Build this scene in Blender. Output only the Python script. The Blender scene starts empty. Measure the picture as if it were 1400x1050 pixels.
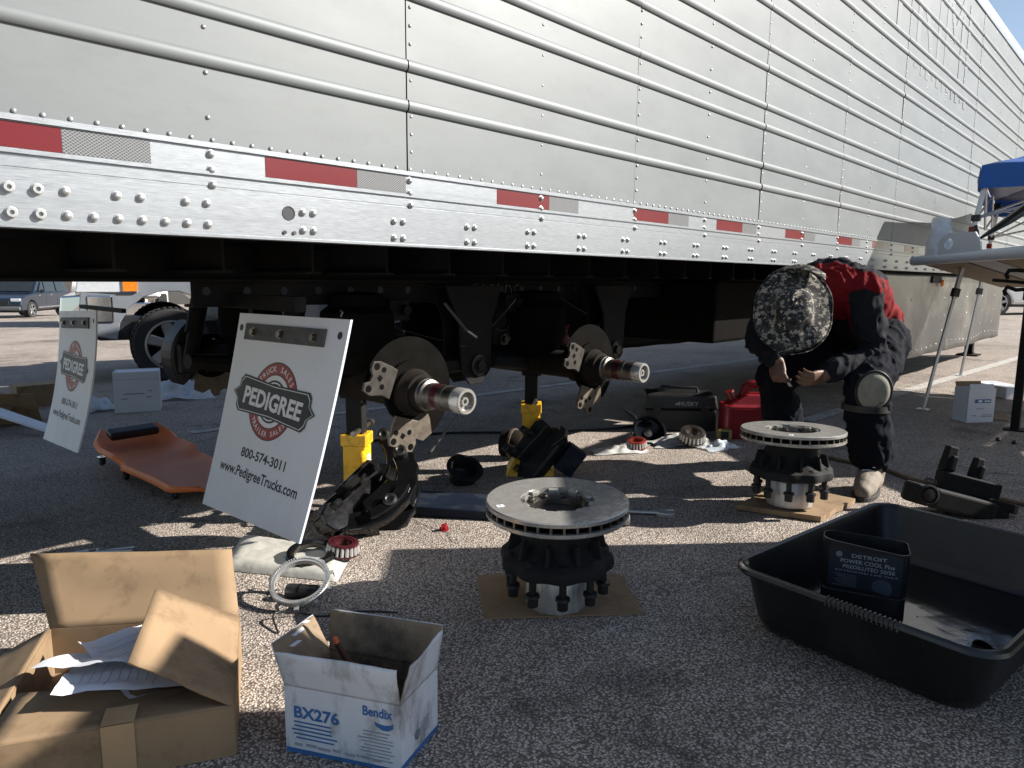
import bpy, math, random
from math import sin, cos, pi, radians as R
from mathutils import Vector as V, Matrix as M, noise as mnoise, Quaternion
random.seed(7)
S = bpy.context.scene
C = S.collection

# ---------------------------------------------------------------- camera, sky, sun, exposure
FX, YAW, PIT, ROLL = 970.0, R(43.22), R(8.47), R(0.55)
cd = bpy.data.cameras.new('camera'); cam = bpy.data.objects.new('camera', cd); C.objects.link(cam)
cd.sensor_width = 36.0; cd.lens = FX/1400*36.0; cd.clip_start = 0.02; cd.clip_end = 3000
fw = V((cos(PIT)*cos(YAW), cos(PIT)*sin(YAW), -sin(PIT)))
rt = V((sin(YAW), -cos(YAW), 0)); up = rt.cross(fw)
rt2 = rt*cos(ROLL)+up*sin(ROLL); up2 = up*cos(ROLL)-rt*sin(ROLL)
m = M.Identity(4)
for i in range(3):
    m[i][0], m[i][1], m[i][2] = rt2[i], up2[i], -fw[i]
m.translation = V((0, 0, 1.0)); cam.matrix_world = m
S.camera = cam

SUN = V((0.606, -0.606, 0.515)).normalized()
w = bpy.data.worlds.new('World'); S.world = w; w.use_nodes = True
wn = w.node_tree.nodes; wl = w.node_tree.links
sky = wn.new('ShaderNodeTexSky'); sky.sky_type = 'NISHITA'; sky.sun_disc = False
sky.sun_elevation = math.asin(SUN.z); sky.sun_rotation = R(135); sky.air_density = 1.0; sky.dust_density = 0.6; sky.ozone_density = 1.5
hs = wn.new('ShaderNodeHueSaturation'); hs.inputs['Saturation'].default_value = .88
wl.new(sky.outputs[0], hs.inputs['Color']); wl.new(hs.outputs[0], wn['Background'].inputs['Color']); wn['Background'].inputs['Strength'].default_value = 0.063
sd = bpy.data.lights.new('sun', 'SUN'); sd.energy = 4.9; sd.angle = R(0.53); sd.color = (1.0, 0.94, 0.86)
so = bpy.data.objects.new('sun', sd); C.objects.link(so); so.location = (30, -30, 25)
so.rotation_euler = (-SUN).to_track_quat('-Z', 'Y').to_euler()
S.view_settings.view_transform = 'Standard'; S.view_settings.look = 'None'
S.view_settings.exposure = 1.16; S.view_settings.gamma = 1.0; S.view_settings.use_curve_mapping = False
S.cycles.max_bounces = 6; S.cycles.diffuse_bounces = 3; S.cycles.glossy_bounces = 3; S.cycles.transmission_bounces = 4; S.cycles.transparent_max_bounces = 6
S.cycles.sample_clamp_indirect = 4.0; S.cycles.caustics_reflective = False; S.cycles.caustics_refractive = False

# ---------------------------------------------------------------- helpers
def gz(x, y): return 0.035-0.025*y

class B:
    """collects shapes into one mesh"""
    def __init__(s): s.v = []; s.f = []; s.mi = []
    def add(s, vs, fs, T=None, mi=0):
        n = len(s.v)
        s.v += [tuple(T @ V(p)) for p in vs] if T is not None else [tuple(p) for p in vs]
        s.f += [tuple(i+n for i in f) for f in fs]; s.mi += [mi]*len(fs)
        return s
    def box(s, c, d, T=None, mi=0, taper=1.0):
        x, y, z = c; a, b, h = d[0]/2, d[1]/2, d[2]/2; t = taper
        vs = [(x-a, y-b, z-h), (x+a, y-b, z-h), (x+a, y+b, z-h), (x-a, y+b, z-h), (x-a*t, y-b*t, z+h), (x+a*t, y-b*t, z+h), (x+a*t, y+b*t, z+h), (x-a*t, y+b*t, z+h)]
        return s.add(vs, [(0, 3, 2, 1), (4, 5, 6, 7), (0, 1, 5, 4), (1, 2, 6, 5), (2, 3, 7, 6), (3, 0, 4, 7)], T, mi)
    def hexa(s, p, T=None, mi=0):
        return s.add(p, [(0, 3, 2, 1), (4, 5, 6, 7), (0, 1, 5, 4), (1, 2, 6, 5), (2, 3, 7, 6), (3, 0, 4, 7)], T, mi)
    def quadslab(s, q, t, mi=0):
        """four corners of a thin sheet, thickness t along its normal"""
        q = [V(p) for p in q]; n = (q[1]-q[0]).cross(q[3]-q[0]).normalized()*t
        return s.hexa([p-n*.5 for p in q]+[p+n*.5 for p in q], None, mi)
    def tube(s, pts, r, n=10, caps=True, T=None, mi=0, sq=None):
        pts = [V(p) for p in pts]; k = len(pts); rs = r if isinstance(r, (list, tuple)) else [r]*k
        vs = []; fs = []; prev = None
        for i, p in enumerate(pts):
            d = (pts[min(i+1, k-1)]-pts[max(i-1, 0)]).normalized()
            if prev is None:
                a = V((0, 0, 1)) if abs(d.z) < .9 else V((1, 0, 0)); u = d.cross(a).normalized()
            else:
                u = (prev-d*prev.dot(d)).normalized()
            prev = u; vv = d.cross(u)
            for j in range(n):
                t = 2*pi*j/n; ru = rs[i]; rv = rs[i]*(sq if sq else 1)
                vs.append(p+u*cos(t)*ru+vv*sin(t)*rv)
        for i in range(k-1):
            for j in range(n):
                a = i*n+j; b = i*n+(j+1) % n; fs.append((a, b, b+n, a+n))
        if caps: fs.append(tuple(range(n-1, -1, -1))); fs.append(tuple((k-1)*n+j for j in range(n)))
        return s.add(vs, fs, T, mi)
    def cyl(s, p0, p1, r0, r1=None, n=20, T=None, mi=0):
        return s.tube([p0, p1], [r0, r0 if r1 is None else r1], n, True, T, mi)
    def lathe(s, prof, n=40, T=None, mi=0, fr=None, closed=False, cap=True):
        """(r, z) profile round Z; fr(angle) scales the radius"""
        k = len(prof); vs = []; fs = []
        for i, (r, z) in enumerate(prof):
            for j in range(n):
                t = 2*pi*j/n; q = r*(fr(t, i) if fr else 1); vs.append((q*cos(t), q*sin(t), z))
        for i in range(k if closed else k-1):
            i2 = (i+1) % k
            for j in range(n): fs.append((i*n+j, i*n+(j+1) % n, i2*n+(j+1) % n, i2*n+j))
        if not closed and cap:
            if prof[0][0] > 1e-6: fs.append(tuple(range(n-1, -1, -1)))
            if prof[-1][0] > 1e-6: fs.append(tuple((k-1)*n+j for j in range(n)))
        return s.add(vs, fs, T, mi)
    def prism(s, poly, z0, z1, T=None, mi=0):
        n = len(poly); a = sum(poly[i][0]*poly[(i+1) % n][1]-poly[(i+1) % n][0]*poly[i][1] for i in range(n))
        if a < 0: poly = poly[::-1]
        vs = [(x, y, z0) for x, y in poly]+[(x, y, z1) for x, y in poly]
        fs = [tuple(range(n-1, -1, -1)), tuple(range(n, 2*n))]+[(i, (i+1) % n, n+(i+1) % n, n+i) for i in range(n)]
        return s.add(vs, fs, T, mi)
    def extrude_x(s, prof, xs, T=None, mi=0, close=True, fn=None):
        """profile of (y, z) swept along the x stations"""
        k = len(prof); vs = []; fs = []
        for x in xs:
            for y, z in prof:
                p = (x, y, z); vs.append(fn(p) if fn else p)
        for i in range(len(xs)-1):
            for j in range(k if close else k-1):
                j2 = (j+1) % k; fs.append((i*k+j, (i+1)*k+j, (i+1)*k+j2, i*k+j2))
        if close: fs.append(tuple(range(k))); fs.append(tuple((len(xs)-1)*k+j for j in range(k-1, -1, -1)))
        return s.add(vs, fs, T, mi)
    def grid(s, pts, nu, nv, T=None, mi=0):
        return s.add(pts, [(i*nv+j, i*nv+j+1, (i+1)*nv+j+1, (i+1)*nv+j) for i in range(nu-1) for j in range(nv-1)], T, mi)
    def ell(s, c, r, n=16, k=10, T=None, mi=0):
        if isinstance(r, (int, float)): r = (r, r, r)
        vs = [(c[0], c[1], c[2]-r[2])]; fs = []
        for i in range(1, k):
            a = -pi/2+pi*i/k
            for j in range(n): t = 2*pi*j/n; vs.append((c[0]+r[0]*cos(a)*cos(t), c[1]+r[1]*cos(a)*sin(t), c[2]+r[2]*sin(a)))
        vs.append((c[0], c[1], c[2]+r[2])); L = len(vs)-1
        for j in range(n): fs.append((0, 1+(j+1) % n, 1+j)); fs.append((L, L-n+j, L-n+(j+1) % n))
        for i in range(k-2):
            for j in range(n): a = 1+i*n+j; b = 1+i*n+(j+1) % n; fs.append((a, b, b+n, a+n))
        return s.add(vs, fs, T, mi)

def mesh_of(name, b, mats, smooth=35):
    me = bpy.data.meshes.new(name); me.from_pydata(b.v, [], b.f); me.validate()
    for mm in (mats if isinstance(mats, (list, tuple)) else [mats]): me.materials.append(mm)
    if any(b.mi) and len(me.polygons) == len(b.mi): me.polygons.foreach_set('material_index', b.mi)
    if smooth:
        me.polygons.foreach_set('use_smooth', [True]*len(me.polygons)); me.set_sharp_from_angle(angle=R(smooth))
    me.update(); return me

def link(o, parent=None, world=False):
    C.objects.link(o)
    if parent is not None:
        o.parent = parent
        if world:
            q = parent; mw = M.Identity(4)
            chain = []
            while q: chain.append(q); q = q.parent
            for q in chain[::-1]: mw = mw @ q.matrix_parent_inverse @ q.matrix_basis
            o.matrix_parent_inverse = mw.inverted()
    return o

def obj(name, b, mats, parent=None, smooth=35, bevel=0, world=False, label=None, stuff=False, seg=2):
    me = b if isinstance(b, bpy.types.Mesh) else mesh_of(name, b, mats, smooth)
    o = bpy.data.objects.new(name, me); link(o, parent, world)
    if bevel:
        md = o.modifiers.new('bevel', 'BEVEL'); md.width = bevel; md.segments = seg; md.limit_method = 'ANGLE'; md.angle_limit = R(40); md.harden_normals = False
    if label: o['label'] = label
    if stuff: o['kind'] = 'stuff'
    return o

def tag(o, label, cat, group=None, kind=None):
    o['label'] = label
    if cat: o['category'] = cat
    if group: o['group'] = group
    if kind: o['kind'] = kind
    return o

def thing(name, label, cat, loc=(0, 0, 0), rot=0, group=None):
    o = bpy.data.objects.new(name, None); C.objects.link(o); o.empty_display_size = .1
    o.location = loc; o.rotation_euler = rot if isinstance(rot, tuple) else (0, 0, rot)
    return tag(o, label, cat, group)

def struct(name, b, mats, smooth=0, label=None):
    o = obj(name, b, mats, None, smooth); o['kind'] = 'structure'
    if label: o['label'] = label
    return o

def dup(root, loc=None, rot=None, label=None):
    r = root.copy(); C.objects.link(r)
    if loc is not None: r.location = loc
    if rot is not None: r.rotation_euler = rot if isinstance(rot, tuple) else (0, 0, rot)
    if label: r['label'] = label
    def rec(a, b):
        for ch in a.children:
            c = ch.copy(); C.objects.link(c); c.parent = b; c.matrix_parent_inverse = ch.matrix_parent_inverse.copy(); rec(ch, c)
    rec(root, r); return r

def frame(o, ex, ey, ez=None):
    """matrix with axes ex, ey and origin o"""
    ex = V(ex).normalized(); ey = V(ey); ez = V(ez) if ez is not None else ex.cross(ey); ez = ez.normalized(); ey = ez.cross(ex)
    T = M.Identity(4)
    for i in range(3): T[i][0], T[i][1], T[i][2], T[i][3] = ex[i], ey[i], ez[i], o[i]
    return T
def TR(loc=(0, 0, 0), rx=0, ry=0, rz=0, s=1):
    return M.Translation(V(loc)) @ M.Rotation(rz, 4, 'Z') @ M.Rotation(ry, 4, 'Y') @ M.Rotation(rx, 4, 'X') @ M.Diagonal((s, s, s, 1))

_fc = {}
def text(b, body, T, h, width=None, depth=0.0004, bold=0.0, align='CENTER', mi=0):
    """adds real lettering to a mesh: cap height about h, baseline at the origin of T, squeezed to width"""
    key = (body, bold)
    if key not in _fc:
        cu = bpy.data.curves.new('lettering', 'FONT'); cu.body = body; cu.size = 1.0; cu.offset = bold; cu.resolution_u = 3
        o = bpy.data.objects.new('lettering', cu); me = bpy.data.meshes.new_from_object(o)
        _fc[key] = ([tuple(v.co) for v in me.vertices], [tuple(p.vertices) for p in me.polygons])
        bpy.data.objects.remove(o); bpy.data.curves.remove(cu); bpy.data.meshes.remove(me)
    vs, fs = _fc[key]
    if not vs: return 0
    x0 = min(v[0] for v in vs); x1 = max(v[0] for v in vs); k = h/0.73
    kx = k if width is None else width/(x1-x0); wd = (x1-x0)*kx
    ox = {'CENTER': -(x0+x1)/2*kx, 'LEFT': -x0*kx, 'RIGHT': -x1*kx}[align]
    b.add([(v[0]*kx+ox, v[1]*k, depth) for v in vs], fs, T, mi)
    return wd

def final_mesh(name, b, mats, voxel, smooth=4, disp=None, matfn=None):
    """melts overlapping shapes into one continuous skin, then folds it with disp()"""
    me = bpy.data.meshes.new(name+'_raw'); me.from_pydata(b.v, [], b.f); me.validate()
    o = bpy.data.objects.new(name+'_raw', me); C.objects.link(o)
    a = o.modifiers.new('r', 'REMESH'); a.mode = 'VOXEL'; a.voxel_size = voxel
    if smooth:
        s = o.modifiers.new('s', 'SMOOTH'); s.iterations = smooth; s.factor = .5
    dg = bpy.context.evaluated_depsgraph_get(); dg.update()
    out = bpy.data.meshes.new_from_object(o.evaluated_get(dg), depsgraph=dg); out.name = name
    bpy.data.objects.remove(o); bpy.data.meshes.remove(me)
    if disp:
        nn = [v.normal.copy() for v in out.vertices]
        for v, n in zip(out.vertices, nn): v.co = v.co+n*disp(v.co, n)
    out.materials.clear()
    for mm in (mats if isinstance(mats, (list, tuple)) else [mats]): out.materials.append(mm)
    if matfn:
        for p in out.polygons: p.material_index = matfn(p.center, p.normal)
    out.polygons.foreach_set('use_smooth', [True]*len(out.polygons)); out.update()
    return out

# ---------------------------------------------------------------- materials
def mat(name, col, rough=.6, metal=0.0, var=.25, vs=6.0, bump=0.0, bs=60.0, bd=.002, stretch=(1, 1, 1), spec=.5, dirt=None, dirt_s=2.5, dirt_a=.5, rv=.1, trans=0, alpha=1, coat=0):
    mm = bpy.data.materials.new(name); mm.use_nodes = True; nt = mm.node_tree; N = nt.nodes; L = nt.links; p = N['Principled BSDF']
    p.inputs['Metallic'].default_value = metal; p.inputs['Specular IOR Level'].default_value = spec
    p.inputs['Transmission Weight'].default_value = trans; p.inputs['Alpha'].default_value = alpha; p.inputs['Coat Weight'].default_value = coat
    tc = N.new('ShaderNodeTexCoord'); mp = N.new('ShaderNodeMapping'); mp.inputs['Scale'].default_value = stretch
    L.new(tc.outputs['Object'], mp.inputs['Vector'])
    nz = N.new('ShaderNodeTexNoise'); nz.inputs['Scale'].default_value = vs; nz.inputs['Detail'].default_value = 6; nz.inputs['Roughness'].default_value = .62
    L.new(mp.outputs[0], nz.inputs['Vector'])
    rp = N.new('ShaderNodeValToRGB'); rp.color_ramp.elements[0].position = .28; rp.color_ramp.elements[1].position = .72
    a = tuple(min(1, c*(1-var)) for c in col); bb = tuple(min(1, c*(1+var)) for c in col)
    rp.color_ramp.elements[0].color = (*a, 1); rp.color_ramp.elements[1].color = (*bb, 1)
    L.new(nz.outputs[0], rp.inputs[0]); out = rp.outputs[0]
    if dirt:
        n2 = N.new('ShaderNodeTexNoise'); n2.inputs['Scale'].default_value = dirt_s; n2.inputs['Detail'].default_value = 9; n2.inputs['Roughness'].default_value = .7
        L.new(mp.outputs[0], n2.inputs['Vector'])
        r2 = N.new('ShaderNodeValToRGB'); r2.color_ramp.elements[0].position = .5; r2.color_ramp.elements[1].position = .68
        r2.color_ramp.elements[0].color = (0, 0, 0, 1); r2.color_ramp.elements[1].color = (dirt_a,)*3+(1,)
        L.new(n2.outputs[0], r2.inputs[0])
        mx = N.new('ShaderNodeMix'); mx.data_type = 'RGBA'; L.new(r2.outputs[0], mx.inputs['Factor']); L.new(out, mx.inputs['A']); mx.inputs['B'].default_value = (*dirt, 1)
        out = mx.outputs['Result']
    L.new(out, p.inputs['Base Color'])
    mr = N.new('ShaderNodeMapRange'); mr.inputs['To Min'].default_value = max(0.02, rough-rv); mr.inputs['To Max'].default_value = min(1, rough+rv)
    L.new(nz.outputs[0], mr.inputs['Value']); L.new(mr.outputs[0], p.inputs['Roughness'])
    if bump:
        n3 = N.new('ShaderNodeTexNoise'); n3.inputs['Scale'].default_value = bs; n3.inputs['Detail'].default_value = 4
        L.new(mp.outputs[0], n3.inputs['Vector'])
        bn = N.new('ShaderNodeBump'); bn.inputs['Strength'].default_value = bump; bn.inputs['Distance'].default_value = bd
        L.new(n3.outputs[0], bn.inputs['Height']); L.new(bn.outputs[0], p.inputs['Normal'])
    return mm

def asphalt_mat():
    mm = bpy.data.materials.new('asphalt'); mm.use_nodes = True; nt = mm.node_tree; N = nt.nodes; L = nt.links; p = N['Principled BSDF']
    p.inputs['Specular IOR Level'].default_value = .3
    tc = N.new('ShaderNodeTexCoord')
    def vor(sc, feat='F1'):
        v = N.new('ShaderNodeTexVoronoi'); v.feature = feat; v.inputs['Scale'].default_value = sc; L.new(tc.outputs['Object'], v.inputs['Vector']); return v
    def noi(sc, d=5, r=.6):
        v = N.new('ShaderNodeTexNoise'); v.inputs['Scale'].default_value = sc; v.inputs['Detail'].default_value = d; v.inputs['Roughness'].default_value = r; L.new(tc.outputs['Object'], v.inputs['Vector']); return v
    def ramp(src, st):
        r = N.new('ShaderNodeValToRGB'); e = r.color_ramp.elements
        while len(e) < len(st): e.new(.5)
        for q, (ps, c) in zip(e, st): q.position = ps; q.color = (*c, 1) if isinstance(c, tuple) else (c, c, c, 1)
        L.new(src, r.inputs[0]); return r.outputs[0]
    def mix(f, a, b, mode='MIX'):
        x = N.new('ShaderNodeMix'); x.data_type = 'RGBA'; x.blend_type = mode
        for s_, k in ((f, 'Factor'), (a, 'A'), (b, 'B')):
            if hasattr(s_, 'links'): L.new(s_, x.inputs[k])
            else: x.inputs[k].default_value = s_ if k == 'Factor' else (*s_, 1)
        return x.outputs['Result']
    v1 = vor(150); v2 = vor(330); n1 = noi(.55, 8, .65); n2 = noi(5, 6, .65); n4 = noi(60, 3, .7)
    sep = N.new('ShaderNodeSeparateColor'); L.new(v1.outputs['Color'], sep.inputs[0])
    stone = ramp(sep.outputs[0], [(0, (.32, .272, .232)), (.3, (.45, .383, .327)), (.62, (.55, .468, .40)), (.9, (.65, .566, .495)), (1, (.78, .70, .63))])
    gap = ramp(v1.outputs['Distance'], [(.38, 0.0), (.60, 1.0)])
    col = mix(gap, stone, (.15, .128, .110))
    s2 = N.new('ShaderNodeSeparateColor'); L.new(v2.outputs['Color'], s2.inputs[0])
    fine = ramp(s2.outputs[1], [(0, .72), (.5, 1.0), (1, 1.2)])
    col = mix(1.0, col, fine, 'MULTIPLY')
    # worn, stained and patched areas of the yard
    col = mix(1.0, col, ramp(n1.outputs[0], [(.30, .56), (.48, .95), (.7, 1.14)]), 'MULTIPLY')
    col = mix(1.0, col, ramp(n2.outputs[0], [(.3, .86), (.6, 1.06)]), 'MULTIPLY')
    oil = ramp(noi(1.6, 7, .55).outputs[0], [(.58, 0.0), (.70, .6)])
    col = mix(oil, col, (.035, .034, .035))
    # hairline cracks
    wv = N.new('ShaderNodeVectorMath'); wv.operation = 'MULTIPLY_ADD'; nw = noi(3, 5, .6)
    L.new(nw.outputs['Color'], wv.inputs[0]); wv.inputs[1].default_value = (.35, .35, .35); L.new(tc.outputs['Object'], wv.inputs[2])
    ck = N.new('ShaderNodeTexVoronoi'); ck.feature = 'DISTANCE_TO_EDGE'; ck.inputs['Scale'].default_value = .55; L.new(wv.outputs[0], ck.inputs['Vector'])
    crack = ramp(ck.outputs['Distance'], [(.0025, 1.0), (.006, 0.0)])
    cm = N.new('ShaderNodeMath'); cm.operation = 'MULTIPLY'; L.new(crack, cm.inputs[0]); L.new(ramp(noi(.83, 3).outputs[1], [(.47, 0.0), (.55, .55)]), cm.inputs[1])
    col = mix(cm.outputs[0], col, (.03, .029, .028))
    L.new(col, p.inputs['Base Color'])
    L.new(ramp(n2.outputs[0], [(.3, .75), (.7, .95)]), p.inputs['Roughness'])
    h = N.new('ShaderNodeMath'); h.operation = 'MULTIPLY_ADD'; L.new(v1.outputs['Distance'], h.inputs[0]); h.inputs[1].default_value = -1.0; L.new(n4.outputs[0], h.inputs[2])
    h2 = N.new('ShaderNodeMath'); h2.operation = 'MULTIPLY_ADD'; L.new(cm.outputs[0], h2.inputs[0]); h2.inputs[1].default_value = -2.0; L.new(h.outputs[0], h2.inputs[2])
    h3 = N.new('ShaderNodeMath'); h3.operation = 'MULTIPLY_ADD'; L.new(sep.outputs[1], h3.inputs[0]); h3.inputs[1].default_value = .5; L.new(h2.outputs[0], h3.inputs[2])
    bn = N.new('ShaderNodeBump'); bn.inputs['Strength'].default_value = .7; bn.inputs['Distance'].default_value = .0045
    L.new(h3.outputs[0], bn.inputs['Height']); L.new(bn.outputs[0], p.inputs['Normal'])
    return mm

def brushed(name, col, rough, stretch, amp=.15, metal=1.0, bump=.15, dirt=None, aniso=0):
    mm = mat(name, col, rough, metal, var=amp, vs=30, bump=bump, bs=120, bd=.0006, stretch=stretch, dirt=dirt, dirt_s=1.2, dirt_a=.5, rv=.08)
    if aniso:
        N = mm.node_tree.nodes; p = N['Principled BSDF']; p.inputs['Anisotropic'].default_value = aniso
        cx = N.new('ShaderNodeCombineXYZ'); cx.inputs[2].default_value = 1.0; mm.node_tree.links.new(cx.outputs[0], p.inputs['Tangent'])
    return mm

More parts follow.
